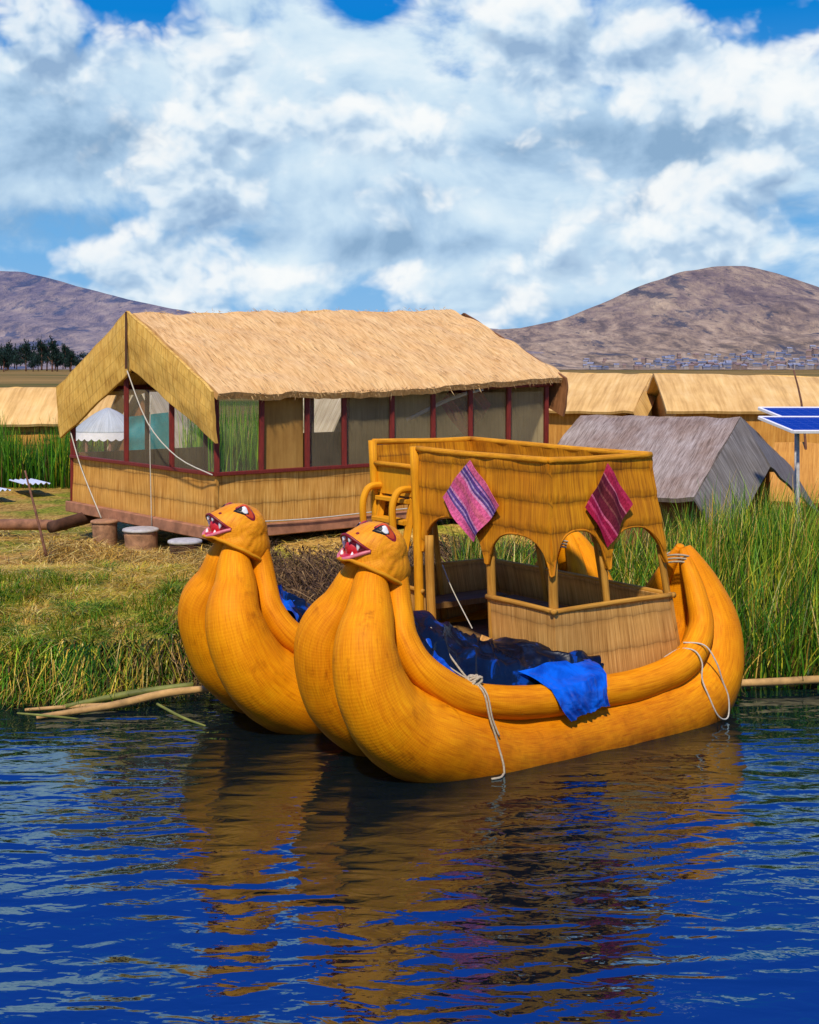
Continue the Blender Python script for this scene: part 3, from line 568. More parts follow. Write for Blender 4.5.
k = ~((x > -3.0) & (y < 22.5)); x, y = x[k], y[k]; n = len(x)
h = rng.uniform(.02, .14, n); blades('straw_litter', np.stack([x, y, ground_z(x, y)+.01], 1), h, leans(n, .2, .8), rng.uniform(.012, .03, n), palette(n, [ST, STL, YG, BR, (.55, .30, .10)], [34, 30, 12, 12, 12]), SM, 4, .4, label='dry yellow straw strewn over the island in front of the hut', cat='straw')
# heap of loose straw against the hut's foundations, and the dark dry reed face under its long side
n = 8000; t = rng.uniform(0, 1, n); x = -7.6+4.6*t+rng.normal(0, .16, n); y = 27.6-3.6*t+rng.normal(0, .42, n)-.3; hp = .36*np.exp(-((y-(27.3-3.6*t))/.8)**2)
blades('straw_heap', np.stack([x, y, ground_z(x, y)+hp*rng.uniform(0, 1, n)], 1), rng.uniform(.05, .3, n), np.stack([rng.normal(.05, .4, n), rng.normal(-.28, .3, n), rng.uniform(-.3, .1, n)], 1), rng.uniform(.012, .028, n), palette(n, [STL, ST, (.60, .34, .10), BR], [38, 32, 20, 10]), SM, 5, .55, label='heap of loose golden straw in front of the hut stumps', cat='straw')
n = 15000; t = rng.uniform(0, 1, n); x = -3.4+6.6*t; y = shore(x)+rng.uniform(.0, 5.4, n); k = ~in_boat(x, y); x, y = x[k], y[k]; n = len(x)
dz = y-shore(x); zz = ground_z(x, y)+.02+.34*np.minimum(dz, 2.6)/2.6*rng.uniform(.2, 1, n)+.25*sstep(dz, 2.0, 4.2)*rng.uniform(0, 1, n)
blades('dry_reed_face', np.stack([x, y, zz], 1), rng.uniform(.05, .4, n), np.stack([rng.normal(.22, .30, n), -rng.uniform(.15, .7, n), -rng.uniform(.05, .55, n)], 1), rng.uniform(.014, .034, n), palette(n, [BR, (.20, .11, .04), (.36, .22, .08), (.06, .032, .014)], [34, 30, 14, 22]), SM, 5, .6, label='dark dry reeds heaped on the bank behind the two serpent heads', cat='reeds')
# reeds behind the hut and left of it
n = 5200; x, y = inset(-17, -10.2, 42, 47, n); blades('green_reed_stand', np.stack([x, y, ground_z(x, y)], 1), rng.uniform(1.0, 2.3, n)*(.55+.6*vn(x*1.3, y*.7)), leans(n, .02, .5), rng.uniform(.02, .06, n), palette(n, [GD, GM, GL, YG, (.02, .10, .01), BR], [34, 34, 10, 5, 12, 5]), BM, 4, .05, label='dense bright green reeds in front of the small far left hut', cat='reeds')
n = 2600; x, y = inset(-6.6, -1.6, 37.5, 41, n); blades('green_reeds', np.stack([x, y, ground_z(x, y)], 1), rng.uniform(1.6, 3.1, n), leans(n, .02, .35), rng.uniform(.03, .07, n), palette(n, [GD, GM, GL], [30, 45, 25]), BM, 4, .05, label='green reeds seen through the open bays of the large hut', cat='reeds')
n = 900; x = rng.uniform(-10.2, -3.0, n); y = shore(x)-rng.uniform(-.05, .35, n); k = ~in_boat(x, y); x, y = x[k], y[k]; n = len(x)
blades('waterline_reeds', np.stack([x, y, np.full(n, -.05)], 1), rng.uniform(.08, .4, n), leans(n, .1, .45, (.1, -.18)), rng.uniform(.008, .02, n), palette(n, [GD, GM, ST, BR], [30, 25, 25, 20]), BM, 4, .3, label='thin sparse reeds standing in the shallow water along the left bank', cat='reeds')

# ------------------------------------------------------------------ the reed boat
A = Vector((.819, .574, 0)); Cv = Vector((-.574, .819, 0)); O = Vector((.22, 13.86, 0))
def B(s, c, z): return O+A*s+Cv*c+Vector((0, 0, z))
boat = empty('reed_boat', B(2.2, 2.2, 0), 'large golden double-hulled reed boat with two serpent heads and an arcaded cabin', 'boat')
def hull(hc, ds_bow, ds_st, zst):
    for sg in (-1, 1):
        prof = [(-.10, 2.38, .09, .10), (-.20, 2.10, .155, .20), (-.31, 1.80, .29, .268), (-0.48, 1.46, 0.46, 0.345), (-0.43, 1.03, 0.53, 0.400), (-0.17, 0.63, 0.55, 0.455), (0.30, 0.34, 0.55, 0.500), (1.3, -.03, .54, .54), (2.4, -.06, .54, .55), (3.5, -.01, .53, .55), (4.40, .14, .50, .53), (4.93, .50, .43, .47), (5.16, 1.0, .33, .37), (5.11, 1.5, .22, .25), (4.98, 1.9, .12, .13), (4.94, zst, .06, .05)]
        pts = []; rad = []
        for s, z, off, r in prof:
            k = max(0, min(1, s/5)); sft = (ds_bow*.5+ds_bow*.5*max(0, min(1, (z-.8)/1.5)))*(1-k)+ds_st*k
            bk = .09*max(0, 1-max(0, s)/1.2)*max(0, min(1, (2.1-z)/.9)) if sg > 0 else 0
            pts.append(B(s+sft+bk, hc+sg*(off-bk*.5), z)); rad.append(r)
        mb = MB(); mb.tube(pts, rad, 40, 10, lump=.05+.004*sg); mb.build('hull_bundle', M['hull'], boat)
        gp = [(.14, 2.25, .14, .13), (.13, 1.99, .20, .145), (.09, 1.73, .30, .155), (.06, 1.46, .44, .165), (.23, 1.12, .60, .18), (.77, .78, .70, .19), (1.61, .62, .74, .195), (2.71, .58, .74, .195), (3.56, .59, .73, .195), (4.25, .74, .68, .19), (4.68, 1.07, .55, .17), (4.80, 1.47, .36, .14), (4.86, 1.88, .13, .09), (4.88, zst-.04, .04, .05)]
        pts = []; rad = []
        for s, z, off, r in gp:
            k = max(0, min(1, s/5)); sft = (ds_bow*.5+ds_bow*.5*max(0, min(1, (z-.8)/1.5)))*(1-k)+ds_st*k
            pts.append(B(s+sft, hc+sg*off, z)); rad.append(r)
        mb = MB(); mb.tube(pts, rad, 26, 9, lump=.06+.005*sg); mb.build('gunwale', M['tube'], boat)
NH, FH = 1.0, 3.4
hull(NH, 0, 0, 2.08); hull(FH, -.48, .10, 2.0)

def head(center, tilt):
    F = (-A*math.cos(tilt)+Vector((0, 0, math.sin(tilt)))).normalized(); S = -Cv; Uv = S.cross(F) if S.cross(F).z > 0 else F.cross(S)
    def ang(d, e):
        e = Vector(e).normalized(); return math.acos(max(-1, min(1, d.dot(e))))
    def rad(d):
        r = 1/math.sqrt((d.x/.385)**2+(d.y/.36)**2+(d.z/.355)**2)
        r += .15*math.exp(-(ang(d, (1, 0, -.10))/.42)**2)
        r += .09*math.exp(-(ang(d, (.75, 0, -.75))/.40)**2)
        r += .19*math.exp(-(ang(d, (-.62, 0, -.78))/.62)**2)
        r += .15*math.exp(-(ang(d, (.10, 0, -1))/.72)**2)
        for sg in (-1, 1): r += .055*math.exp(-(ang(d, (.40, .62*sg, .80))/.20)**2)
        return r
    MC, MH, PS = R(-9), R(17), R(45)
    def half(ps): return MH*max(0, 1-(abs(ps)/PS)**1.5)
    def at(ph, ps, off=0, carve=False):
        d = Vector((math.cos(ps)*math.cos(ph), math.sin(ps), math.cos(ps)*math.sin(ph))); r = rad(d)
        if carve:
            hh = half(ps)
            if hh > 0:
                k = 1-abs((ph-MC)/hh)
                if k > 0: r *= 1-.20*min(1, k*3)*min(1, hh/R(6))
        w = F*d.x+S*d.y+Uv*d.z; t = max(0, min(1, (-w.z-.10)/.5)); r += .06*t*t*(3-2*t)
        r *= 1+.05*(vnoise2(d.x*3+7+d.z*1.3, d.y*3+d.z*2.1)-.5)+.022*(vnoise2(d.x*8+d.z*3, d.y*8-d.z*5)-.5)
        q = w*(r*.93+off); lo_ = -.31-.22*q.dot(A)/.4
        if q.z < lo_: q = q*(lo_/q.z)
        return center+q
    nl, nt_ = 180, 100; P = []
    mb, mm = MB(), MB(); idx = lambda i, j: i*(nt_+1)+j
    V = [at(-math.pi+2*math.pi*i/nl, -math.pi/2+math.pi*j/nt_, 0, True) for i in range(nl) for j in range(nt_+1)]
    fh, fm, uh, um = [], [], [], []
    for i in range(nl):
        for j in range(nt_):
            ph = -math.pi+2*math.pi*(i+.5)/nl; ps = -math.pi/2+math.pi*(j+.5)/nt_; i2 = (i+1) % nl
            f = [idx(i, j), idx(i2, j), idx(i2, j+1), idx(i, j+1)]
            q = [(j*.0126, i*.0126), (j*.0126, (i+1)*.0126), ((j+1)*.0126, (i+1)*.0126), ((j+1)*.0126, i*.0126)]
            if abs(ph-MC) < half(ps)*.96: fm.append(f); um.append(q)
            else: fh.append(f); uh.append(q)
    mb.add(V, fh, uh, True); ho = mb.build('head', M['head'], boat)
    mm.add(V, fm, um, True); mm.build('mouth', M['red'], ho)
    lips = MB(); pink = MB()
    lips.tube([at(MC+half(ps), ps, .004) for ps in np.linspace(-PS, PS, 25)], .017, 8, 2)
    pink.tube([at(MC-half(ps), ps, .004) for ps in np.linspace(-PS, PS, 25)], .022, 8, 2)
    lips.build('upper_lip', M['darkred'], ho); pink.build('lower_lip', M['pinklip'], ho)
    def tooth(ph0, ps, dph, L, w):
        b = at(ph0, ps, -.035); tip = at(ph0+dph, ps*.97, -.045)
        d = (tip-b).normalized()*L
        t = MB(); t.tube([b-d*.15, b+d*.4, b+d], [w, w*.75, w*.1], 8, 2); t.build('fang', M['white'], ho)
    for ps in (-22, -8, 8, 22): tooth(MC+half(R(ps))-R(1), R(ps), -.3, .085 if abs(ps) > 20 else .055, .034)
    for ps in (-15, 15): tooth(MC-half(R(ps))+R(1), R(ps), .3, .05, .024)
    def decal(name, ph0, ps0, a, b, rot, mat, off, sh=0):
        m = MB(); vs = [at(ph0, ps0, off)]; fs = []; nr, na = 5, 28
        for i in range(1, nr+1):
            for k in range(na):
                th = 2*math.pi*k/na; x = a*math.cos(th); y = b*math.sin(th)*(1-sh*abs(math.cos(th))**2)
                x, y = x*math.cos(rot)-y*math.sin(rot), x*math.sin(rot)+y*math.cos(rot)
                o_ = off*(1 if i < nr else -.3)
                vs.append(at(ph0+y*i/nr, ps0+x*i/nr/1.0, o_))
        for k in range(na): fs.append([0, 1+k, 1+(k+1) % na])
        for i in range(nr-1):
            for k in range(na):
                k2 = (k+1) % na; fs.append([1+i*na+k, 1+(i+1)*na+k, 1+(i+1)*na+k2, 1+i*na+k2])
        m.add(vs, fs, None, True); m.build(name, mat, ho)
    for sg in (-1, 1):
        # angles: ps grows towards the side of the head, ph upwards and back over the crown
        decal('eyebrow', R(70), sg*R(43), .56, .32, sg*R(52), M['darkred'], .006, .35)
        decal('eyelid', R(67), sg*R(43), .48, .25, sg*R(52), M['brow'], .012, .35)
        decal('eye_outline', R(53), sg*R(40), .38, .155, sg*R(52), M['black'], .018, .5)
        decal('eye', R(57), sg*R(43), .20, .125, sg*R(52), M['white'], .024, .4)
        decal('pupil', R(50), sg*R(37), .085, .085, 0, M['black'], .030)
        decal('nostril', R(17), sg*R(13), .05, .05, 0, M['darkred'], .008)
    # the bound collar where the head is lashed to the bundles
    pts = []
    for k in range(49):
        a = 2*math.pi*k/48; w = -A*math.cos(a)+S*math.sin(a); best = None
        for e_ in np.linspace(-.1, -1.35, 60):
            v = (w*math.cos(e_)+Vector((0, 0, math.sin(e_)))); d = Vector((v.dot(F), v.dot(S), v.dot(Uv)))
            p = at(math.atan2(d.z, d.x), math.asin(max(-1, min(1, d.y))), .006); q = p-center
            if q.z <= -.31-.22*q.dot(A)/.4+.035: best = p; break
        if best is not None: pts.append(best)
    cl = MB(); cl.tube(pts, .024, 8, 2, caps=False); cl.build('collar', M['yellow'], ho)
head(B(-.02, NH, 2.41), R(20)); head(B(-.50, FH, 2.44), R(20))

# stern lashings
for (hc, sf, zt) in ((NH, 0, 2.08), (FH, .05, 2.0)):
    mb = MB()
    for q in range(3):
        pts = [B(4.83+sf+.16*math.cos(a), hc+.17*math.sin(a), zt-.2+q*.045+.02*math.sin(2*a)) for a in np.linspace(0, 2*math.pi, 17)]
        mb.tube(pts, .013, 6, 2)
    mb.build('stern_lashing', M['rope'], boat)
# deck between the hulls
def slab(name, mat, s0, s1, c0, c1, z0, z1, parent=boat):
    mb = MB(); cs = [B(s0, c0, 0), B(s1, c0, 0), B(s1, c1, 0), B(s0, c1, 0)]
    vs = [p+Vector((0, 0, z0)) for p in cs]+[p+Vector((0, 0, z1)) for p in cs]
    w, l = abs(s1-s0), abs(c1-c0)
    mb.add(vs, [[3, 2, 1, 0], [4, 5, 6, 7], [0, 1, 5, 4], [1, 2, 6, 5], [2, 3, 7, 6], [3, 0, 4, 7]],
           [[(0, 0), (0, w), (l, w), (l, 0)], [(0, 0), (0, w), (l, w), (l, 0)]]+[[(0, 0), (w, 0), (w, .1), (0, .1)]]*4)
    return mb.build(name, mat, parent)
slab('deck', M['deck'], 1.25, 4.45, .62, 4.2, .60, .74)
ZB, ZT = .76, 3.37
def sf(z): return 2.27-.13*(z-ZB)/(ZT-ZB)
def sr(z): return 4.42-.56*(z-ZB)/(ZT-ZB)
CN, CF = .55, 4.28
def arch_profile(x, pend, zp, zt):
    """bottom edge of the arcade at x: pend = pendant centres, zp pendant foot, zt list of arch crowns"""
    for k in range(len(pend)-1):
        if pend[k] <= x <= pend[k+1]:
            m = (pend[k]+pend[k+1])/2; hw = (pend[k+1]-pend[k])/2; q = abs(x-m)/hw
            z = zp+(zt[k]-zp)*max(0, 1-(q/.93)**2.6)**.6 if q < .93 else zp
            if q > .80: z = zp-.05*math.cos(min(1, (1-q)/.2)*math.pi/2)**2+(z-zp)
            return z
    return zp
def valance(name, posf, x0, x1, pend, zp, zt, ztop, nrm, nx=150, amp=.022, mat=None):
    P, U, V, edge = [], [], [], []
    for i in range(nx+1):
        x = x0+(x1-x0)*i/nx; zb = arch_profile(x, pend, zp, zt) if pend else zp; row, uu, vv = [], [], []
        for j in range(19):
            z = zb+(ztop-zb)*j/18; fr = ((z+.03*vnoise2(x*3, 1.2))/.36) % 1
            p = posf(x, z)+Vector(nrm)*(amp*(1-fr)+.03*(vnoise2(x*4+3, z*3)-.5))
            row.append(p); uu.append(x); vv.append(z)
        P.append(row); U.append(uu); V.append(vv); edge.append(posf(x, zb))
    mb = MB(); mb.sheet(P, U, V, .05, nrm); o = mb.build(name, mat or M['valance'], boat)
    if pend:
        t = MB(); t.tube(edge[::2], .015, 8, 1); t.build('arch_edging', M['valance'], o)
    return o
side_near = lambda c: (lambda x, z: B(sf(z)+(sr(z)-sf(z))*x, c, z))
front = lambda x, z: B(sf(z), x, z)
back = lambda x, z: B(sr(z), x, z)
valance('arcade_panel', side_near(CN), 0, 1, [0.0, .475, 1.0], 2.03, [2.50, 2.48], ZT, -Cv, amp=.022)
valance('arcade_panel', front, 3.22, CN, [CN, 1.80, 3.22], 2.02, [2.42, 2.50], ZT, -A)
valance('arcade_panel', side_near(CF), 1, 0, [0.0, .475, 1.0], 2.03, [2.50, 2.48], ZT, Cv)
valance('arcade_panel', back, CN, CF, [CN, 1.80, 3.05, CF], 2.03, [2.45, 2.48, 2.45], ZT, A)
# upper deck and the trims around it
slab('upper_deck', M['deck'], 2.2, 3.90, .62, 4.2, 2.62, 2.70)
mb = MB()
loop = [B(sf(ZT), 3.24, ZT)]+[B(sf(ZT), CN, ZT), B(sr(ZT), CN, ZT), B(sr(ZT), CF, ZT+.03), B(sf(ZT)-.05, CF, ZT+.05)]
for a, b in zip(loop, loop[1:]): mb.tube([a, a.lerp(b, .33)+Vector((0, 0, -.012)), a.lerp(b, .66)+Vector((0, 0, -.006)), b], .042, 10, 4)
mb.build('parapet_rail', M['trim'], boat)
def post(p, q, r=.048, mat='post', name='post'):
    mb = MB(); p, q = Vector(p), Vector(q); j = Vector((rnd.uniform(-.012, .012), rnd.uniform(-.012, .012), 0)); mb.tube([p, p.lerp(q, .5)+j, q], [r*1.05, r, r], 12, 3); return mb.build(name, M[mat], boat)
zr = 1.55
sm = lambda t, z: sf(z)+(sr(z)-sf(z))*t
for t in (.475, 1.0):
    for c in (CN, CF): post(B(sm(t, .7), c+(.09 if c == CN else -.09), .70), B(sm(t, 2.2), c+(.09 if c == CN else -.09), 2.2), .046)
post(B(sf(.7)+.09, CN+.09, .70), B(sf(2.1)+.08, CN+.08, 2.15), .06)
post(B(sf(.7)+.05, CF-.05, .70), B(sf(2.1)+.04, CF-.05, 2.15), .055)
post(B(sf(.7)+.05, 1.80, .70), B(sf(2.1)+.05, 1.80, 2.2), .058)
post(B(sf(.7)+.04, 3.12, .70), B(sf(2.1)+.04, 3.12, 2.2), .062)
for c in (1.80, 3.05): post(B(sr(.7)-.05, c, .70), B(sr(2.1)-.05, c, 2.2), .05)
post(B(sf(.7)-.05, 3.30, .60), B(sf(3.3)-.02, 3.30, ZT+.03), .065, 'yellow', 'corner_post')
post(B(sf(.7)-.05, CF, .60), B(sf(3.3)-.06, CF, ZT+.07), .06, 'yellow', 'corner_post')
# low walls with their rails
def lowwall(p0, p1, q0, q1, n, name='low_wall'):
    mb = MB(); mb.panel(p0, p1, q1, q0, 24, 10, .045, .03, rnd.random()*9); o = mb.build(name, M['lowwall'], boat)
    r = MB(); a, b = Vector(q0), Vector(q1); d = (b-a).normalized()*.04; r.tube([a-d, a.lerp(b, .5)+Vector((0, 0, .008)), b+d], .034, 10, 3); r.build('rail', M['post'], o)
    return o
ZL = .60
lowwall(B(sf(ZL), CN, ZL), B(sr(ZL), CN, ZL), B(sf(zr), CN, zr), B(sr(zr), CN, zr), -Cv)
lowwall(B(sf(ZL), 1.80, ZL), B(sf(ZL), CN, ZL), B(sf(zr), 1.80, zr), B(sf(zr), CN, zr), -A)
lowwall(B(sr(ZB), CF, ZB), B(sf(ZB), CF, ZB), B(sr(zr), CF, zr), B(sf(zr), CF, zr), Cv)
lowwall(B(sr(ZB), CN, ZB), B(sr(ZB), CF, ZB), B(sr(zr), CN, zr), B(sr(zr), CF, zr), A)
lowwall(B(sf(ZB)-.02, CF, ZB), B(sf(ZB)-.02, 3.25, ZB), B(sf(zr)-.02, CF, 1.42), B(sf(zr)-.02, 3.25, 1.42), -A)
slab('bench', M['deck'], 2.5, 4.05, 3.62, 4.15, 1.06, 1.14)
slab('bench', M['deck'], 3.65, 4.10, 1.0, 3.55, 1.06, 1.14)
mb = MB(); mb.panel(B(1.5, .62, .70), B(1.95, 1.85, .62), B(2.18, 1.85, 1.02), B(2.20, .60, .98), 14, 6, .04, .03, 4); mb.build('reed_mat', M['lowwall'], boat)
# stairs at the open end of the front, up to the upper deck
st = MB(); 
for c in (3.42, 4.16): st.bar(B(1.78, c, .70), B(2.20, c, 2.72), .07, .10)
st_o = st.build('stairs', M['yellow'], boat)
for k in range(7):
    f = (k+.7)/7; t = MB(); t.bar(B(1.76+.42*f, 3.40, .70+2.02*f), B(1.76+.42*f, 4.18, .70+2.02*f), .20, .06); t.build('step', M['yellow'], st_o)
for c in (3.42, 4.16):
    h = MB(); h.tube([B(1.88, c, 2.05), B(1.84, c, 2.50), B(1.88, c, 2.70), B(1.98, c, 2.80), B(2.20, c, 2.80)], .05, 10, 4); h.build('handrail', M['yellow'], st_o)
t = MB(); t.panel(B(2.13, CF, 2.70), B(2.13, 3.35, 2.70), B(2.13, 3.35, 3.08), B(2.13, CF, 3.08), 8, 4, .04, .02, 2); t.build('gate_panel', M['yellow'], boat)
t = MB(); t.tube([B(2.10, CF, 3.12), B(2.10, 3.32, 3.12)], .035, 10, 3); t.build('gate_rail', M['trim'], boat)

# woven cloths hung on the cabin
def cloth(name, mat, pos, cx, cz, hx, hz, nrm, label, skew=0):
    nrm = Vector(nrm); Pt = [(0, hz), (hx, skew), (0, -hz), (-hx, -skew)]; P, U, V = [], [], []; n_ = 16
    for i in range(n_+1):
        row, uu, vv = [], [], []
        for j in range(n_+1):
            a, b = i/n_, j/n_
            # corners: left, top, right, bottom ; stripes run from top-left edge to bottom-right edge
            x = (-hx)*(1-a)*(1-b)+0*a*(1-b)+0*(1-a)*b+hx*a*b; z = (0-skew)*(1-a)*(1-b)+(hz)*a*(1-b)+(-hz)*(1-a)*b+skew*a*b
            row.append(pos(cx+x, cz+z)+nrm*(.052+(.02*math.sin(a*9+b*5)+.02)*min(1, b*3)+.035*(vnoise2(a*4+cx, b*4)-.3))); uu.append(a); vv.append(b)
        P.append(row); U.append(uu); V.append(vv)
    mb = MB(); mb.sheet(P, U, V, .006, nrm)
    return tag(mb.build(name, mat, None, tuple(pos(cx, cz))), label, 'woven cloth')
cloth('woven_cloth', M['pinkcloth'], lambda x, z: B(sf(z), 2.02-x, z), 0, 2.76, .63, .53, -A, 'bright pink and violet striped square cloth hung cornerwise on the cabin front')
cloth('woven_cloth', M['redcloth'], lambda x, z: B(3.07+x, CN, z), 0, 2.78, .37, .52, -Cv, 'dark crimson striped square cloth hung cornerwise on the cabin side facing right')

# tarpaulins
def tarp(name, hc, s_off, prof, label, smin, smax, seed, k=1.0):
    """crumpled sheet lying in the hull: ridge height along s"""
    P, U, V = [], [], []; ns, nc = 110, 46
    for i in range(ns+1):
        s = smin+(smax-smin)*i/ns; row, uu, vv = [], [], []; zt = float(interp(s, prof))
        for j in range(nc+1):
            b = j/nc; c = -.66+1.25*b; low = .62+.75*max(0, (.9-s))**1.6
            gx = float(interp(s, [(-.1, .28), (0, .36), (.1, .48), (.21, .58), (.77, .70), (1.6, .74)]))
            c = -gx+.07-.10*max(0, min(1, s-.9))+b*((gx+.45) if s < 1.9 else max(.30, (gx+.45)*(1-1.6*(s-1.9)))); cr = math.sin(min(1, b*1.5)*math.pi/2)**.8*(1 if b < .7 else math.cos((b-.7)/.3*1.2))
            gz = float(interp(s, [(-.1, 1.75), (0, 1.6), (.1, 1.4), (.21, 1.24), (.45, 1.05), (.77, .93), (1.6, .79), (3, .76)]))
            z = gz-.10+max(0, zt-gz+.1)*cr
            q1 = s*1.9+b*3.4+.8*vnoise2(s*1.5+seed, b*2); q2 = s*.7-b*.5
            n1 = 1-abs(2*vnoise2(q1+seed, q2*1.3)-1); n2 = 1-abs(2*vnoise2(s*5.2-b*4.5+seed, b*3+s*1.3+2)-1); n1 = n1**1.6
            e = min(1, 5*b, 5*(1-b)+.3)*k
            z += (.19*(n1-.4)+.06*(n2-.5))*e-.05; s2 = s+.10*(n2-.5)*e; c += .10*(n1-.5)*e
            row.append(B(s2+s_off, hc+c, z)); uu.append(s); vv.append(b)
        P.append(row); U.append(uu); V.append(vv)
    mb = MB(); mb.grid(P, U, V); mb2 = MB()
    o = mb.build(name, M['tarp'], None, tuple(B((smin+smax)/2+s_off, hc, .7)))
    return tag(o, label, 'tarpaulin')
tp = tarp('tarpaulin', NH, 0, [(.05, 1.80), (.25, 1.85), (.5, 1.66), (.9, 1.46), (1.5, 1.24), (2.1, 1.10), (2.5, 1.0), (2.75, .92), (3.0, .86)], 'crumpled navy and bright blue tarpaulin heaped in the near hull, spilling over its side', .10, 2.85, 3.0)
P, U, V = [], [], []
for i in range(41):
    a = i/40; row, uu, vv = [], [], []
    for j in range(31):
        b = j/30
        path = [(.42, .98), (.34, .92), (.26, .855), (.12, .785), (.045, .65), (.03, .53), (.035, .42)]
        q = b*6; k = min(5, int(q)); f = q-k; cc = path[k][0]*(1-f)+path[k+1][0]*f; zz = path[k][1]*(1-f)+path[k+1][1]*f
        s = 1.55+.48*b+(1.12-.52*b)*a; fold = .045*math.sin(a*17+b*2.5)*b+.03*math.sin(a*31-b*4)*b
        zz += .12*b*(a-.3)+.05*(vnoise2(a*5, b*3)-.5); row.append(B(s+.05*math.sin(b*6), cc-.015-.6*abs(fold), zz)); uu.append(a); vv.append(b)
    P.append(row); U.append(uu); V.append(vv)
mb = MB(); mb.grid(P, U, V); fl = mb.build('flap', M['tarpblue'], tp); fl['label'] = 'bright blue corner hanging over the gunwale'
P, U, V = [], [], []
for i in range(31):
    a = i/30; row, uu, vv = [], [], []
    for j in range(17):
        b = j/16; s = .30+.5*a; g = float(interp(s, [(.1, 1.48), (.21, 1.33), (.45, 1.15), (.77, 1.01), (1.2, .92)])); gx = float(interp(s, [(.1, .46), (.21, .54), (.77, .64), (1.2, .68)]))
        n1 = vnoise2(a*5+2, b*4); row.append(B(s, NH-gx+.03+.30*b, g-.06+.30*b*math.sin(a*math.pi)+.14*(n1-.4))); uu.append(a); vv.append(b)
    P.append(row); U.append(uu); V.append(vv)
mb = MB(); mb.grid(P, U, V); mb.build('fold', M['tarpblue'], tp)
t2 = tarp('tarpaulin', FH, -.30, [(0, 1.7), (.2, 1.72), (.6, 1.5), (1.2, 1.2), (2.0, 1.0)], 'dark blue plastic tarpaulin in the far hull between the two serpent necks', .15, 1.9, 8.0)
P, U, V = [], [], []
for i in range(25):
    a = i/24; row, uu, vv = [], [], []
    for j in range(15):
        b = j/14; s = .15+.55*a; g = float(interp(s, [(.1, 1.55), (.21, 1.45), (.45, 1.25), (.77, 1.08)]))
        row.append(B(s-.30, FH-.34+.30*b, g+.02+.24*b+.14*(vnoise2(a*5+6, b*4)-.4))); uu.append(a); vv.append(b)
    P.append(row); U.append(uu); V.append(vv)
mb = MB(); mb.grid(P, U, V); mb.build('fold', M['tarpblue'], t2)

# ropes on the near hull
mb = MB()
mb.tube([B(.62, .85, 1.50), B(.72, .60, 1.20), B(.78, .38, 1.0), B(.80, .22, .95), B(.82, .10, .85), B(.84, .04, .62), B(.88, .0, .45), B(.91, -.03, .30), B(.93, -.09, .12), B(.92, -.12, .015)], .012, 8, 5)
mb.tube([B(.60, .60, 1.15), B(.76, .38, 1.0), B(.83, .22, .95), B(.86, .10, .84), B(.88, .04, .60), B(.94, -.01, .40)], .010, 8, 5)
mb.tube([B(.92, -.11, .015), B(.82, -.18, .012), B(.70, -.17, .012)], .013, 8, 4)
for k in range(5): mb.tube([B(.80+.07*math.cos(a+k), .27+.06*math.sin(a), .985+.04*math.sin(a*1.0+k*1.3)) for a in np.linspace(0, 6.28, 9)], .016, 8, 2)
tag(mb.build('mooring_rope', M['rope'], None, tuple(B(.8, .25, 1.1))), 'frayed pale rope knotted round the gunwale and trailing into the water near the bow', 'rope')
mb = MB(); mb.tube([B(4.05, .50, .78), B(4.16, .34, .90), B(4.25, .17, .90), B(4.29, .08, .76), B(4.27, .06, .56), B(4.31, -.01, .36), B(4.42, -.05, .12), B(4.56, -.04, .03), B(4.68, -.01, .06), B(4.70, .01, .28), B(4.62, .04, .50), B(4.52, .05, .74), B(4.42, .16, .95), B(4.25, .36, .97)], .010, 8, 6)
tag(mb.build('rope_loop', M['whiterope'], None, tuple(B(4.4, 0, .5))), 'thin white rope hanging in a loop on the near hull by its stern', 'rope')
mb = MB(); mb.tube([B(3.05, 3.9, 1.62), B(2.7, 3.2, 1.40), B(2.35, 2.3, 1.05)], .008, 6, 4); tag(mb.build('cabin_cord', M['whiterope'], None, tuple(B(2.7, 3.2, 1.4))), 'thin slack cord strung across the inside of the cabin', 'rope')

# ------------------------------------------------------------------ the large hut
E = Vector((-.629, .777, 0)); Lv = Vector((.777, .629, 0)); HO = Vector((-3.72, 25.0, 0))
def Hs(t, w, z): return HO+Lv*t+E*w+Vector((0, 0, z))
hut = empty('reed_hut', Hs(4.5, 3.2, .85), 'large open-sided reed hut with straw gable roof, dark red posts and matting walls', 'hut')
TL, WW, Z0, ZS, ZE = 9.0, 6.45, 1.40, 2.40, 4.02
def hbar(name, mat, p, q, w, h, parent=hut):
    m = MB(); m.bar(p, q, w, h); return m.build(name, M[mat], parent)
for a, b in (((-.1, -.06), (TL+.1, -.06)), ((-.06, -.1), (-.06, WW+.1)), ((-.1, WW+.06), (TL+.1, WW+.06)), ((TL+.06, -.1), (TL+.06, WW+.1))):
    hbar('floor_beam', 'rose', Hs(*a, Z0-.13), Hs(*b, Z0-.13), .14, .24)
mb = MB(); mb.panel(Hs(-.05, -.05, Z0-.04), Hs(TL, -.05, Z0-.04), Hs(TL, WW, Z0-.04), Hs(-.05, WW, Z0-.04), 4, 4, .06); mb.build('floor', M['deck'], hut)
def hwall(p, q, z0, z1, mat='housewall', name='wall', bump=.07):
    m = MB(); P0, P1 = Vector(p), Vector(q); m.panel(P0+Vector((0, 0, z0)), P1+Vector((0, 0, z0)), P1+Vector((0, 0, z1)), P0+Vector((0, 0, z1)), 60, 12, .07, bump, rnd.random()*20); return m.build(name, M[mat], hut)
hwall(Hs(0, 0, 0), Hs(TL, 0, 0), Z0-.02, ZS); hwall(Hs(0, WW, 0), Hs(0, 0, 0), Z0-.02, ZS)
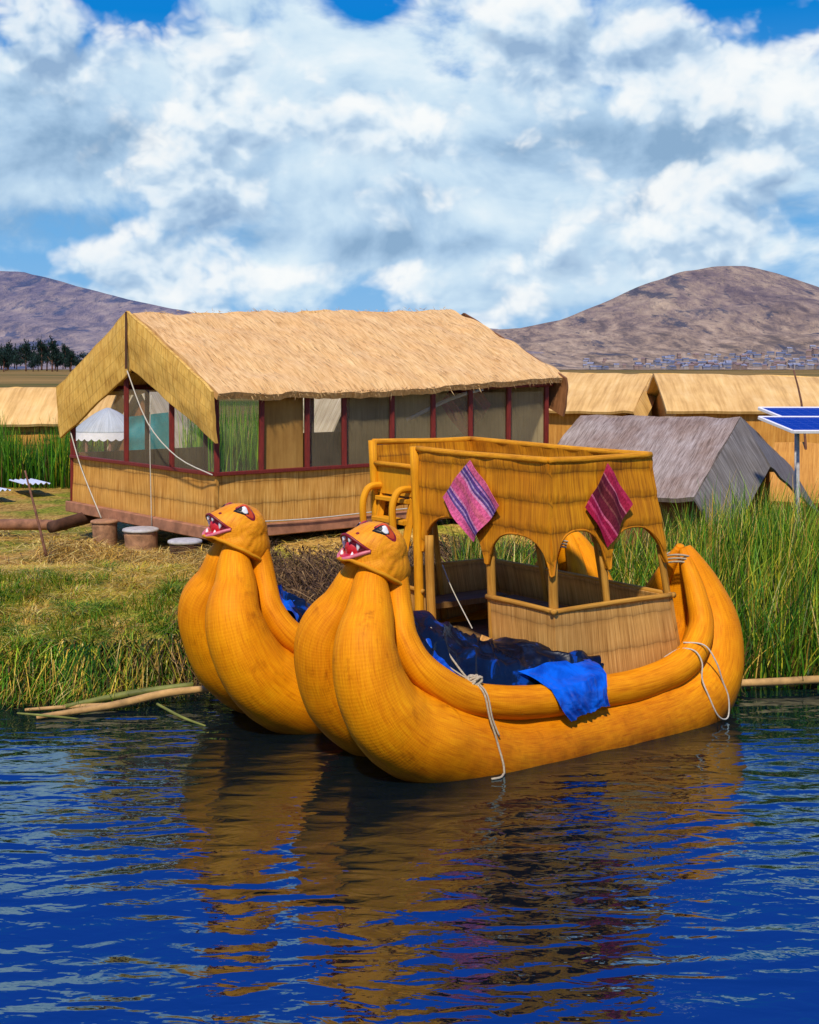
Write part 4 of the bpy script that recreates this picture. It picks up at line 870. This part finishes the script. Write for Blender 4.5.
hwall(Hs(3.4, WW, 0), Hs(0, WW, 0), Z0, ZS+.1, 'brownwall'); hwall(Hs(7.9, WW, 0), Hs(5.6, WW, 0), Z0, ZS+.35, 'brownwall')
mb = MB(); m_olive = reed_mat('olive_matting', (.34, .27, .13), (.52, .42, .22), (.64, .53, .30), fu=30, fv=1, blotch=.4); M['olive'] = m_olive
hwall(Hs(TL, 0.05, 0), Hs(TL, WW, 0), Z0, 4.0, 'olive'); hwall(Hs(TL, WW, 0), Hs(7.9, WW, 0), Z0, 4.0, 'olive')
# posts: long side towards the boat, gable end, and the far side
def rp(t, w, z0=ZS-.02, z1=ZE, w_=.105, dz=0, lean=0):
    hbar('post', 'redwood', Hs(t, w, z0), Hs(t+lean, w, z1), w_, w_)
TP = [0.02, 1.02, 2.12, 3.05, 4.30, 5.45, 6.55, 7.70, 8.92]
for k, t in enumerate(TP): rp(t, 0, lean=-.04+.08*rnd.random())
WP = [1.75, 3.75, 6.40]
for w in WP: rp(0, w, z1=ZE+(WW/2-abs(w-WW/2))*.42)
for t in (0, 1.9, 3.5, 5.5, 6.7, 7.85, 9.0): rp(t, WW, Z0)
hbar('sill', 'redwood', Hs(-.02, -.03, ZS+.02), Hs(TL, -.03, ZS+.02), .10, .07); hbar('sill', 'redwood', Hs(-.03, 0, ZS+.02), Hs(-.03, WW, ZS+.02), .10, .07)
hbar('eave_beam', 'redwood', Hs(-.1, 0, ZE-.06), Hs(TL+.1, 0, ZE+.10), .12, .20); hbar('eave_beam', 'redwood', Hs(-.1, WW, ZE-.06), Hs(TL+.1, WW, ZE+.1), .12, .16)
hbar('roof_pole', 'redwood', Hs(-.05, WW/2, 5.46), Hs(TL, WW/2, 5.75), .12, .12)
for t in np.linspace(.2, TL-.3, 6):
    for w, q in ((0, 1), (WW, -1)): hbar('rafter', 'darklog', Hs(t, w, ZE), Hs(t, WW/2, 5.45+.03*t), .07, .09)
# roof slopes: slightly sagging sheets of thatch
def slope(sgn):
    P, U, V = [], [], []
    we, wr_ = (-.30, WW/2) if sgn < 0 else (WW+.30, WW/2)
    for i in range(81):
        a = i/80; row, uu, vv = [], [], []
        for j in range(31):
            b = j/30; t0 = -.12; t1 = TL+.32-.55*b if sgn < 0 else TL+.3-.55*b
            t = t0+(t1-t0)*a; w = we+(wr_-we)*b
            ze, zrd = 3.98+.27*a, 5.66+.30*a; z = ze+(zrd-ze)*(b**.93)-.06*math.sin(a*math.pi)*(1-b)+.09*(vnoise2(a*16, b*9+sgn)-.5)+.03*(vnoise2(a*60, b*20)-.5)
            if b < .05: z -= .03
            z -= .05*(b**14)
            row.append(Hs(t, w, z)); uu.append(t); vv.append(b*3.9)
        P.append(row); U.append(uu); V.append(vv)
    if sgn > 0: P.reverse()
    m = MB(); m.sheet(P, U, V, .14, (Vector((0, 0, 1))+E*(.55*sgn*1)).normalized()); return m.build('roof', M['roof'], hut)
ra = slope(-1); rb = slope(1)
def fringe(name, parent, pts_fn, n, dirv, hl, cols, w=(.012, .03), spread=.05):
    f = rng.random(n); base = np.array([list(pts_fn(a)) for a in f]); base += rng.normal(0, .02, (n, 3))
    up = np.tile(np.array(dirv, float), (n, 1))+rng.normal(0, .18, (n, 3)); up /= np.linalg.norm(up, axis=1)[:, None]
    return blades(name, base, rng.uniform(hl[0], hl[1], n), rng.normal(0, spread, (n, 3)), rng.uniform(w[0], w[1], n), cols(n), SM, 2, 0.0, parent, True, updir=up)
thc = lambda n: palette(n, [(.55, .34, .13), (.68, .46, .20), (.40, .22, .08)], [40, 35, 25], .2)
dn_ = (-E*.42*-1+Vector((0, 0, -.5))); dn_ = (-E*.85+Vector((0, 0, -.6))).normalized()
fringe('eave_fringe', ra, lambda a: Hs(-.1+(TL+.4)*a, -.27, 3.93+.27*a-.06*math.sin(a*math.pi)), 1000, dn_, (.01, .05), thc)
fringe('ridge_fringe', ra, lambda a: Hs(-.1+(TL-.2)*a, WW/2-.02, 5.62+.30*a), 140, (0, -.9, .5), (.01, .03), thc)
def straws(name, parent, n, surf, dirv, cols, hl=(.10, .30), w=(.006, .014)):
    a, b = rng.random(n), rng.random(n); base = np.array([list(surf(p, q)) for p, q in zip(a, b)]); up = np.tile(np.array(dirv, float), (n, 1))+rng.normal(0, .05, (n, 3)); up /= np.linalg.norm(up, axis=1)[:, None]
    return blades(name, base, rng.uniform(hl[0], hl[1], n), rng.normal(0, .012, (n, 3)), rng.uniform(w[0], w[1], n), cols(n), SM, 2, 0.0, parent, True, updir=up)
def slope_pt(a, b):
    ze, zrd = 3.98+.27*a, 5.66+.30*a
    return Hs(-.1+(TL+.35-.55*b)*a, -.28+(WW/2+.28)*b, ze+(zrd-ze)*(b**.93)-.06*math.sin(a*math.pi)*(1-b)+.09*(vnoise2(a*16, b*9-1)-.5)+.02)
straws('thatch_straws', ra, 2200, slope_pt, (-E*.87+Lv*.12+Vector((0, 0, -.47))), lambda n: palette(n, [(.62, .38, .14), (.86, .60, .28), (.40, .22, .08), (.93, .70, .36)], [34, 32, 16, 18], .2))
# gable hoods: two hanging mats at each end
def hood(t, w0, w1, z0, z1, d0, d1, out, parent, mat='fascia'):
    P, U, V = [], [], []
    for i in range(41):
        a = i/40; row, uu, vv = [], [], []
        for j in range(13):
            b = j/12; w = w0+(w1-w0)*a; z = z0+(z1-z0)*a-(1-b)*(d0+(d1-d0)*a)
            p = Hs(t-out*(.10+.10*math.sin(b*2))+.05*(vnoise2(a*9+t, b*4)-.5), w+(1-b)*.16*(1 if w1 > w0 else -1)*(1-a)*0, z)
            row.append(p); uu.append(a*3.7); vv.append(b*1.3)
        P.append(row); U.append(uu); V.append(vv)
    fl_ = ((w1 > w0) == (out > 0))
    if fl_: P.reverse(); U.reverse(); V.reverse()
    m = MB(); m.sheet(P, U, V, .06, Lv*(-out)); return m.build('gable_hood', M[mat], parent)
zl, zh = 3.97, 5.66
h1 = hood(-.06, -.28, WW/2, zl+.04, zh, .98, 1.22, 1, hut); h2 = hood(-.06, WW+.30, WW/2, zl+.04, zh, 1.18, 1.26, 1, hut)
hood(TL+.05, -.40, WW/2, zl+.25, zh+.2, .9, 1.2, -1, hut, 'brownwall'); hood(TL+.05, WW+.40, WW/2, zl+.25, zh+.2, .9, 1.2, -1, hut, 'brownwall')
hbar('gable_seam', 'darklog', Hs(-.27, WW/2, zh-.02), Hs(-.27, WW/2, zh-1.22), .05, .05)
mb = MB(); mb.add([Hs(-.01, WW/2-1.0, 4.35), Hs(-.01, WW/2+1.0, 4.35), Hs(-.01, WW/2, 5.3), Hs(.05, WW/2-1.0, 4.35), Hs(.05, WW/2+1.0, 4.35), Hs(.05, WW/2, 5.3)], [[0, 2, 1], [3, 4, 5], [0, 1, 4, 3], [1, 2, 5, 4], [2, 0, 3, 5]], [[(0, 0), (1, 1), (2, 0)], [(0, 0), (2, 0), (1, 1)]]+[[(0, 0)]*4]*3); mb.build('gable_panel', M['brownwall'], hut)
# insect netting in the bays
m, nt = new_mat('netting'); tr = N(nt, 'ShaderNodeBsdfTransparent'); df = N(nt, 'ShaderNodeBsdfDiffuse'); df.inputs[0].default_value = (.55, .46, .28, 1); mx = N(nt, 'ShaderNodeMixShader')
tc = N(nt, 'ShaderNodeTexCoord'); nz = noise(nt, tc.outputs['Object'], 1.2, 4, .6); nt.links.new(mathn(nt, 'MULTIPLY_ADD', nz, .22, .06), mx.inputs[0])
o_ = N(nt, 'ShaderNodeOutputMaterial'); nt.links.new(tr.outputs[0], mx.inputs[1]); nt.links.new(df.outputs[0], mx.inputs[2]); nt.links.new(mx.outputs[0], o_.inputs[0]); M['net'] = m
m, nt = new_mat('netting_dense'); tr = N(nt, 'ShaderNodeBsdfTransparent'); df = N(nt, 'ShaderNodeBsdfDiffuse'); df.inputs[0].default_value = (.60, .46, .24, 1); mx = N(nt, 'ShaderNodeMixShader')
tc = N(nt, 'ShaderNodeTexCoord'); nz = noise(nt, tc.outputs['Object'], 1.0, 4, .6); nt.links.new(mathn(nt, 'MULTIPLY_ADD', nz, .30, .10), mx.inputs[0])
o_ = N(nt, 'ShaderNodeOutputMaterial'); nt.links.new(tr.outputs[0], mx.inputs[1]); nt.links.new(df.outputs[0], mx.inputs[2]); nt.links.new(mx.outputs[0], o_.inputs[0]); M['netd'] = m
def net(p0, p1, z0, z1, mat):
    q = MB(); a, b = Vector(p0), Vector(p1); q.grid([[a+Vector((0, 0, z0)), a+Vector((0, 0, z1))], [b+Vector((0, 0, z0)), b+Vector((0, 0, z1))]], [[0, 0], [1, 1]], [[0, 1], [0, 1]]); q.build('window_net', M[mat], hut)
for k in range(8):
    if k != 1: net(Hs(TP[k]+.06, .03, 0), Hs(TP[k+1]-.06, .03, 0), ZS+.05, ZE-.12, 'netd' if k >= 3 else 'net')
for a, b in ((0, 1.75), (1.75, 3.75), (3.75, 6.4)): net(Hs(.03, a+.06, 0), Hs(.03, b-.06, 0), ZS+.05, 4.0, 'net')
door = hwall(Hs(1.08, .03, 0), Hs(2.04, .03, 0), ZS+.04, ZE-.1, 'brownwall', 'door_panel', .02); door.data.materials[0] = reed_mat('door_board', (.25, .12, .02), (.36, .19, .04), (.45, .25, .06), fu=8, fv=.8, blotch=.5)
# hung cloth and pale pole inside
cloth('woven_cloth', M['redcloth'], lambda x, z: Hs(TL-.25, 2.6-x, z), 0, 3.55, 1.0, .85, -Lv, 'dark purple and red cloth hanging inside the large hut against its end wall')
mb = MB(); mb.tube([Hs(6.0, 1.6, 3.25), Hs(6.6, .75, 3.75), Hs(7.2, .3, 3.98)], .045, 8, 3); tag(mb.build('pale_pole', M['sheetmetal'], None, tuple(Hs(6.6, .75, 3.7))), 'pale blue pole leaning under the roof inside the large hut', 'pole')
mb = MB()
for k in range(9):
    th = math.pi*k/8
mb.tube([Hs(7.6, 1.6, 2.55), Hs(7.6, 1.6, 2.62), Hs(7.6, 1.6, 2.78), Hs(7.6, 1.6, 2.88)], [.10, .26, .22, .05], 16, 4); tag(mb.build('cushion', M['green_cushion'], None, tuple(Hs(7.6, 1.6, 2.55))), 'round dark green cushion inside the large hut below the hanging cloth', 'cushion')
mb = MB(); mb.tube([Hs(7.6, 1.6, Z0), Hs(7.6, 1.6, 2.50)], [.22, .20], 12, 2); mb.tube([Hs(7.6, 1.6, 2.49), Hs(7.6, 1.6, 2.54)], [.30, .30], 16, 2); tag(mb.build('stool', M['brownwall'], None, tuple(Hs(7.6, 1.6, Z0))), 'brown round reed stool under the green cushion in the large hut', 'stool')
# guy ropes of the hut (fixed to it)
def guy(pts, r=.014, name='guy_rope'):
    q = MB(); q.tube(pts, r, 6, 4); q.build(name, M['whiterope'], hut)
guy([Hs(-.36, 3.0, 4.40), Hs(-.36, 2.1, 3.35), Hs(-.35, .9, 2.72), Hs(-.15, -.12, 2.42)], .013)
guy([Hs(-.1, 6.35, 3.0), Hs(-.18, 5.6, 2.2), Hs(-.2, 4.55, 1.18)], .014)
guy([Hs(-.12, 2.4, 3.9), Hs(-.14, 2.42, 3.0), Hs(-.16, 2.3, 1.20)], .010)
guy([Hs(-.1, -.18, 1.50), Hs(2, -.19, 1.43), Hs(4.5, -.19, 1.46), Hs(TL, -.19, 1.44)], .013, 'base_rope')
# stumps and logs that carry it
def stump(x, y, r, zt, cap, label, mat='stump'):
    z0 = float(ground_z(np.array([x]), np.array([y]))[0])-.15; e = empty('tree_stump', (x, y, z0), label, 'stump', 'stumps carrying the large hut'); q = MB(); prs = []
    q.tube([(x, y, z0), (x+.02, y, z0+(zt-z0)*.5), (x, y, zt-.06)], [r*.86, r*.95, r], 18, 4); q.build('trunk', M[mat], e)
    q = MB(); q.tube([(x, y, zt-.062), (x, y, zt-.02), (x, y, zt)], [r*1.08, r*1.08, r*.9], 18, 2); q.build('top_slab', M[cap], e)
stump(-5.45, 26.35, .34, 1.22, 'stumpgrey', 'middle stump under the hut floor, a rough brown one with grey top')
stump(-6.55, 27.9, .27, 1.2, 'stump', 'left stump under the hut floor, a narrow brown one half in straw')
stump(-4.25, 24.6, .30, 1.22, 'stumpgrey', 'dark stump with rounded pale top, right behind the far serpent head', 'darklog')
for t in (1.5, 4, 6.5, 8.6):
    for w in (.4, 3.2, 6.0):
        if not (t == 1.5 and w == .4):
            p = Hs(t, w, 0); q = MB(); q.tube([p+Vector((0, 0, .5)), p+Vector((0, 0, Z0-.2))], .16, 10, 2); q.build('stilt', M['darklog'], hut)
def log(name, pts, r, mat, label, cat='log'):
    q = MB(); q.tube(pts, r, 12, 4); return tag(q.build(name, M[mat], None, tuple(pts[0])), label, cat)
log('wooden_log', [(-7.9, 28.6, .95), (-7.35, 29.4, 1.06), (-6.9, 30.1, 1.16)], [.13, .15, .14], 'darklog', 'dark brown log sticking out from under the left end of the large hut')
log('wooden_log', [(-10.5, 30.2, .80), (-9.0, 30.1, .83), (-7.9, 30.0, .82)], [.12, .13, .11], 'log', 'long pale brown log lying on the straw left of the large hut')
log('leaning_stick', [(-7.2, 25.8, .7), (-7.45, 25.9, 1.6), (-7.72, 26.1, 2.4)], [.03, .025, .018], 'stick', 'thin dark stick stuck upright in the grassy left bank', 'stick')
def corr(x, y, z, L, W, ang_, label):
    P, U, V = [], [], []; ca, sa = math.cos(ang_), math.sin(ang_)
    for i in range(5):
        row = []
        for j in range(41): 
            a, b = (i/4-.5)*L, (j/40-.5)*W; row.append((x+ca*a-sa*b, y+sa*a+ca*b, z+.03*math.sin(j*math.pi/4)+.05*i/4))
        P.append(row); U.append([i]*41); V.append(list(range(41)))
    q = MB(); q.sheet(P, U, V, .008, (0, 0, 1)); tag(q.build('corrugated_sheet', M['sheetmetal'], None, (x, y, z)), label, 'metal sheet')
corr(-11.7, 40.0, .92, 2.2, .8, R(-62), 'long pale corrugated sheet lying on the straw, the one nearer the large hut')
corr(-12.2, 38.0, .88, 1.5, .7, R(-58), 'short pale corrugated sheet lying on the straw at the left picture edge')

# ------------------------------------------------------------------ other huts
def gable_hut(name, label, ridge0, ridge1, half, ze, zg, mats, over=.5, hoodlen=.0, cat='hut', wallin=.35):
    """ridge0-ridge1 : ridge ends (near hood at ridge1); half: horizontal half widths (camera side, far side)"""
    r0, r1 = Vector(ridge0), Vector(ridge1); d = (r1-r0); d.z = 0; L = d.length; d.normalize(); n = Vector((d.y, -d.x, 0))
    if n.y > 0: n = -n                      # n points towards the camera side
    e = empty(name, ((r0+r1)/2).to_tuple()[:2]+(zg,), label, cat)
    for sg, hw, zee in ((1, half[0], ze[0]), (-1, half[1], ze[1])):
        P, U, V = [], [], []
        for i in range(31):
            a = i/30; row = []
            for j in range(13):
                b = j/12; p = r0.lerp(r1, a); q = p+n*sg*hw*b; q.z = p.z+(zee-p.z)*(b**1.08)+.06*(vnoise2(a*9+sg*3+ridge0[0], b*6)-.5)
                if b == 0: q.z -= .02
                row.append(q)
            P.append(row); U.append([a*L]*13); V.append([j/12*(hw*1.2) for j in range(13)])
        if sg > 0: P.reverse()
        q = MB(); q.sheet(P, U, V, .10, (Vector((0, 0, 1))+n*sg*.5)); q.build('roof', M[mats[0]], e)
        if hoodlen:
            top0 = r1; ev = r1+n*sg*hw; ev.z = zee; q = MB(); out = d*hoodlen*.62+Vector((0, 0, -hoodlen))
            a0, b0 = top0+d*.02, ev+d*.02
            if sg > 0: q.panel(b0+out, a0+out*1.05, a0, b0, 24, 8, .05, .06, 3)
            else: q.panel(a0+out*1.05, b0+out, b0, a0, 24, 8, .05, .06, 5)
            q.build('gable_hood', M[mats[1]], e)
    # walls set back below the eaves
    i0, i1 = r0+d*wallin, r1-d*wallin
    c = [i0+n*(half[0]-over), i1+n*(half[0]-over), i1-n*(half[1]-over), i0-n*(half[1]-over)]
    zt_ = [min(r1.z-(r1.z-ze[k])*((half[k]-over)/half[k])**1.08 for k in (0, 1))-.16]*4
    for k in range(4):
        p, q_ = c[k], c[(k+1) % 4]; q = MB()
        q.panel(Vector((p.x, p.y, zg)), Vector((q_.x, q_.y, zg)), Vector((q_.x, q_.y, zt_[0])), Vector((p.x, p.y, zt_[0])), 16, 6, .06, .04, k); q.build('wall', M[mats[2]], e)
    for s_, p in ((1, i1), (-1, i0)):
        q = MB(); f = (half[0]-over); g = (half[1]-over); zt0 = zt_[0]
        tri = [p+n*f, p-n*g, p]; tri = [Vector((tri[0].x, tri[0].y, zt0)), Vector((tri[1].x, tri[1].y, zt0)), Vector((p.x, p.y, r1.z-.25))]
        t2_ = [v-d*.05*s_ for v in tri]; q.add(tri+t2_, [[0, 1, 2], [5, 4, 3], [0, 3, 4, 1], [1, 4, 5, 2], [2, 5, 3, 0]], [[(0, 0), (2, 0), (1, 1)], [(1, 1), (2, 0), (0, 0)]]+[[(0, 0)]*4]*3); q.build('gable_wall', M[mats[2]], e)
    return e
gable_hut('grey_hut', 'weathered grey thatched hut standing low behind the reeds right of the large hut', (4.0, 30.38, 3.36), (7.15, 28.1, 3.40), (2.45, 3.25), (1.84, 2.05), .7, ('greyroof', 'greyfascia', 'brownwall'), .55, 1.0)
gable_hut('tan_hut', 'tan straw-roofed hut behind the grey hut, next to the large hut\'s right end', (4.6, 50, 4.28), (9.0, 48.2, 4.22), (3.2, 3.0), (2.92, 2.9), .7, ('huttan', 'huttan', 'orangewall'), .4, .5)
gable_hut('tan_hut', 'long tan straw-roofed hut at the right, behind the solar panels', (8.5, 45.3, 4.27), (16.2, 45.0, 4.12), (2.9, 3.0), (3.05, 3.0), .7, ('huttan', 'huttan', 'orangewall'), .25, .0)
gable_hut('tan_hut', 'orange-tan hut at the right picture edge under the solar panels', (9.4, 33.5, 2.55), (13.0, 32.2, 2.6), (1.7, 1.7), (1.2, 1.2), .6, ('orangewall', 'orangewall', 'orangewall'), .3, .4)
gable_hut('small_hut', 'small straw-roofed hut at the far left behind the green reeds', (-15.4, 48.6, 3.72), (-10.8, 48.4, 3.70), (2.0, 2.0), (2.42, 2.42), .8, ('huttan', 'huttan', 'housewall'), .3, .0)
# tents and a pavilion glimpsed through the large hut
def aframe(x, y, w, h, dpt, label, rot=0):
    z0 = float(ground_z(np.array([x]), np.array([y]))[0]); e = empty('reed_tent', (x, y, z0), label, 'tent'); ca, sa = math.cos(rot), math.sin(rot)
    T = lambda a, b, z: Vector((x+ca*a-sa*b, y+sa*a+ca*b, z0+z))
    q = MB(); q.panel(T(-w/2, 0, 0), T(-w/2, dpt, 0), T(0, dpt, h), T(0, 0, h), 8, 8, .05, .04, 1); q.build('left_slope', M['tent'], e)
    q = MB(); q.panel(T(w/2, dpt, 0), T(w/2, 0, 0), T(0, 0, h), T(0, dpt, h), 8, 8, .05, .04, 2); q.build('right_slope', M['tent'], e)
    q = MB(); q.add([T(-w/2+.1, .4, 0), T(w/2-.1, .4, 0), T(0, .4, h-.1), T(-w/2+.1, .46, 0), T(w/2-.1, .46, 0), T(0, .46, h-.1)], [[0, 1, 2], [5, 4, 3]], [[(0, 0), (2, 0), (1, 2)], [(1, 2), (2, 0), (0, 0)]]); q.build('front_panel', M['brownwall'], e)
aframe(-1.65, 37, 3.4, 3.1, 3, 'pale reed tent behind the large hut, seen through its long side', R(35))
aframe(-9.2, 44, 3.6, 3.3, 3, 'pale reed tent seen through the gable end of the large hut', R(-20))
pv = empty('pavilion', (-10.6, 42, .9), 'pale blue-grey round pavilion with scalloped trim seen through the hut gable', 'pavilion')
q = MB(); q.tube([(-9.75, 42, 2.38), (-9.75, 42, 2.65), (-9.75, 42, 2.98), (-9.75, 42, 3.15)], [1.12, .85, .4, .05], 24, 3); q.build('roof', M['pale_pav'], pv)
q = MB()
P = [[(-9.75+1.12*math.cos(a), 42+1.12*math.sin(a), 2.39), (-9.75+1.14*math.cos(a), 42+1.14*math.sin(a), 2.2-.07*abs(math.sin(a*14)))] for a in np.linspace(0, 2*math.pi, 225)]
q.grid(P, [[i*.05]*2 for i in range(225)], [[0, .2]]*225); q.build('scalloped_trim', M['white'], pv)
for a in np.linspace(.3, 6.28+.3, 9)[:-1]:
    q = MB(); q.tube([(-9.75+1.0*math.cos(a), 42+1.0*math.sin(a), .7), (-9.75+1.0*math.cos(a), 42+1.0*math.sin(a), 2.4)], .05, 8, 2); q.build('post', M['stick'], pv)
q = MB(); q.panel((-8.75, 39.6, 1.0), (-7.1, 39.2, 1.0), (-7.3, 39.3, 3.1), (-8.6, 39.6, 2.95), 14, 10, .03, .5, 4); tag(q.build('turquoise_awning', M['turq'], None, (-8, 39.5, .9)), 'turquoise cloth awning hanging behind the large hut, seen through its gable end', 'awning')

# solar panels
m, nt = new_mat('solar_cells'); tc = N(nt, 'ShaderNodeTexCoord'); sp = N(nt, 'ShaderNodeSeparateXYZ'); nt.links.new(tc.outputs['UV'], sp.inputs[0])
k = mathn(nt, 'MAXIMUM', mathn(nt, 'LESS_THAN', mathn(nt, 'FRACT', mathn(nt, 'MULTIPLY', sp.outputs[0], 6)), .035), mathn(nt, 'LESS_THAN', mathn(nt, 'FRACT', mathn(nt, 'MULTIPLY', sp.outputs[1], 6)), .05))
finish(nt, mixc(nt, k, (.003, .02, .20), (.05, .09, .30)), .25, None, spec=.6); M['solar'] = m
def solar(loc, label, h):
    e = empty('solar_panel', loc, label, 'solar panel', 'solar panels on posts'); c = Vector(loc)+Vector((0, 0, h))
    ux = Vector((.98, -.02, 0)); uy = Vector((-.42, .80, .23)); a = c-ux*.0-uy*.5; b = a+ux*1.6; d_ = a+uy; cc = b+uy
    q = MB(); q.add([a, b, cc, d_], [[0, 1, 2, 3]], [[(0, 0), (1, 0), (1, 1), (0, 1)]]); n_ = ux.cross(uy).normalized()
    q.add([p-n_*.04 for p in (a, b, cc, d_)], [[3, 2, 1, 0]]); q.build('panel', M['solar'], e)
    q = MB()
    for p, r in ((a, b), (b, cc), (cc, d_), (d_, a)): q.bar(p-n_*.02, r-n_*.02, .05, .06, n_)
    q.build('frame', M['white'], e)
    q = MB(); q.tube([Vector(loc)+Vector((.45, .1, -.1)), Vector(loc)+Vector((.45, .1, h-.04))], .032, 10, 2); q.build('post', M['stumpgrey'], e)
solar((6.93, 24.6, .65), 'blue solar panel on a post at the right edge, the lower and nearer of two', 2.76)
solar((7.25, 25.8, .65), 'blue solar panel on a post at the right edge, the upper and farther of two', 2.90)
# pole with a drooping wire tip at the far right
q = MB(); q.tube([(10.15, 33, .6), (10.0, 33, 3.2), (9.75, 33, 4.4)], [.04, .03, .02], 8, 4); tag(q.build('thin_pole', M['stick'], None, (10.15, 33, .6)), 'thin dark bent pole rising behind the solar panels', 'pole')

# ------------------------------------------------------------------ floating stalks
def stalk(pts, r, mat, label, grp=None):
    q = MB(); q.tube(pts, r, 10, 5); tag(q.build('reed_stalk', M[mat], None, tuple(pts[0])), label, 'reed stalk', grp)
M['stalkgreen'] = plain_mat('green_stalk', (.16, .17, .03), .6, .4, 5); M['stalktan'] = plain_mat('tan_stalk', (.46, .27, .09), .7, .4, 5)
stalk([(-4.75, 16.55, .03), (-3.9, 16.95, .07), (-3.2, 17.25, .16), (-2.4, 17.5, .18)], [.03, .05, .055, .04], 'stalktan', 'thick tan reed bundle floating beside the far hull at the left bank')
stalk([(-4.5, 17.0, .05), (-3.7, 17.3, .14), (-2.9, 17.45, .22)], [.03, .05, .04], 'stalkgreen', 'green reed bundle lying above the thick tan one at the left bank')
stalk([(-5.0, 16.9, .03), (-4.3, 17.05, .04), (-3.6, 17.1, .06)], [.02, .03, .02], 'stalktan', 'thin pale reed stem floating flat, farthest left at the bank')
stalk([(-3.3, 17.0, .08), (-2.9, 16.55, .03), (-2.55, 16.25, .0)], [.018, .018, .012], 'stalkgreen', 'thin green reed stem slanting into the water in front of the far hull')
stalk([(-4.95, 16.4, .12), (-4.55, 16.35, .10), (-4.2, 16.5, .02)], [.012, .016, .012], 'stalkgreen', 'short green reed stem poking up from the water at the left')
stalk([(4.05, 17.95, .10), (5.0, 17.98, .13), (6.0, 18.1, .15), (7.6, 18.2, .17)], [.05, .055, .055, .05], 'stalktan', 'long tan pole floating at the waterline of the reeds right of the stern')

# ------------------------------------------------------------------ far town and far trees
wallm = [plain_mat('town_wall_'+k, c, .8, .2, .2) for k, c in (('pale', (.31, .27, .25)), ('brick', (.24, .17, .14)), ('grey', (.19, .19, .22)))]  # distance haze mixed into wall and roof colours, close to the hill's tones
roofm = [plain_mat('town_roof_'+k, c, .6, .2, .2) for k, c in (('metal', (.24, .25, .30)), ('rust', (.23, .15, .12)), ('blue', (.12, .14, .20)))]
protos = []
TG = 'tiny houses of the distant town'
for k in range(3):
    w, dp, h = ((9, 8, 6), (8, 9, 8), (12, 8, 5))[k]; e = empty('town_house', (0, 0, 0), ('tiny pale house of the town at the foot of the far hill', 'tiny brick house of the town at the foot of the far hill', 'tiny grey house of the town at the foot of the far hill')[k], 'house', TG+(', pale ones', ', brick ones', ', grey ones')[k])
    q = MB(); q.add([(-w/2, -dp/2, -2), (w/2, -dp/2, -2), (w/2, dp/2, -2), (-w/2, dp/2, -2), (-w/2, -dp/2, h), (w/2, -dp/2, h), (w/2, dp/2, h), (-w/2, dp/2, h), (-w/2, 0, h+1.6), (w/2, 0, h+1.6)], [[0, 1, 5, 4], [1, 2, 6, 9, 5], [2, 3, 7, 6], [3, 0, 4, 8, 7]]); q.build('wall', wallm[k], e)
    q = MB(); g = .5; q.add([(-w/2-g, -dp/2-g, h-.2), (w/2+g, -dp/2-g, h-.2), (w/2+g, 0, h+1.9), (-w/2-g, 0, h+1.9), (-w/2-g, dp/2+g, h-.2), (w/2+g, dp/2+g, h-.2)], [[0, 1, 2, 3], [3, 2, 5, 4]]); q.build('roof', roofm[k], e); protos.append(e)
used = [False]*3
for k in range(230):
    u = rnd.uniform(585, 850) if rnd.random() < .25 else rnd.uniform(655, 850); Y = 1262+rnd.random()**1.5*330; X = (u-409.5)/1300*Y; i = rnd.choice([0, 0, 1, 2, 2])
    e = protos[i] if not used[i] else copy_tree(protos[i]); used[i] = True
    e.location = (X, Y, float(hr(np.array([X]), np.array([Y]))[0])-.5); e.rotation_euler = (0, 0, rnd.uniform(-.7, .7)); s = rnd.uniform(.38, .72); e.scale = (s, s, s*rnd.uniform(.8, 1.3))
CM = blade_mat('far_foliage', .8, .2)
def far_tree(h, w, seed):
    r_ = np.random.default_rng(seed); e = empty('far_tree', (0, 0, 0), 'dark green tree at the foot of the left hill', 'tree', 'dark trees at the foot of the left hill')
    q = MB(); q.tube([(0, 0, -1), (.2, 0, h*.4), (0, 0, h*.9)], [.5, .35, .1], 8, 2)
    for k in range(4): q.tube([(0, 0, h*(.25+.12*k)), (w*.35*math.cos(k*1.9), w*.35*math.sin(k*1.9), h*(.45+.1*k))], [.2, .06], 6, 2)
    q.build('trunk', M['stick'], e)
    n = 700; cl = r_.normal(0, 1, (9, 3)); cl[:, :2] *= w*.22; cl[:, 2] = h*(.35+.5*r_.random(9)); id_ = r_.integers(0, 9, n)
    base = cl[id_]+r_.normal(0, 1, (n, 3))*np.array([w*.13, w*.13, h*.09]); col = np.clip(np.array([(.012, .032, .022)])*r_.uniform(.5, 1.8, (n, 1)), 0, 1)
    blades('crown', base, r_.uniform(.5, 1.4, n), r_.normal(0, .6, (n, 3)), r_.uniform(.6, 1.2, n), col, CM, 2, 0, e, False); return e
tps = [far_tree(15, 10, 1), far_tree(19, 8, 2), far_tree(11, 12, 3)]; used = [False]*3
for k in range(46):
    u = rnd.choice([rnd.uniform(-25, 32), rnd.uniform(30, 85), rnd.uniform(-30, 90)]); Y = rnd.uniform(880, 1180); X = (u-409.5)/1300*Y; i = rnd.randrange(3)
    e = tps[i] if not used[i] else copy_tree(tps[i]); used[i] = True; e.location = (X, Y, .5+rnd.random()*6*(Y-880)/300); e.rotation_euler = (0, 0, rnd.uniform(0, 6)); s = rnd.uniform(.7, 1.25); e.scale = (s, s, s)
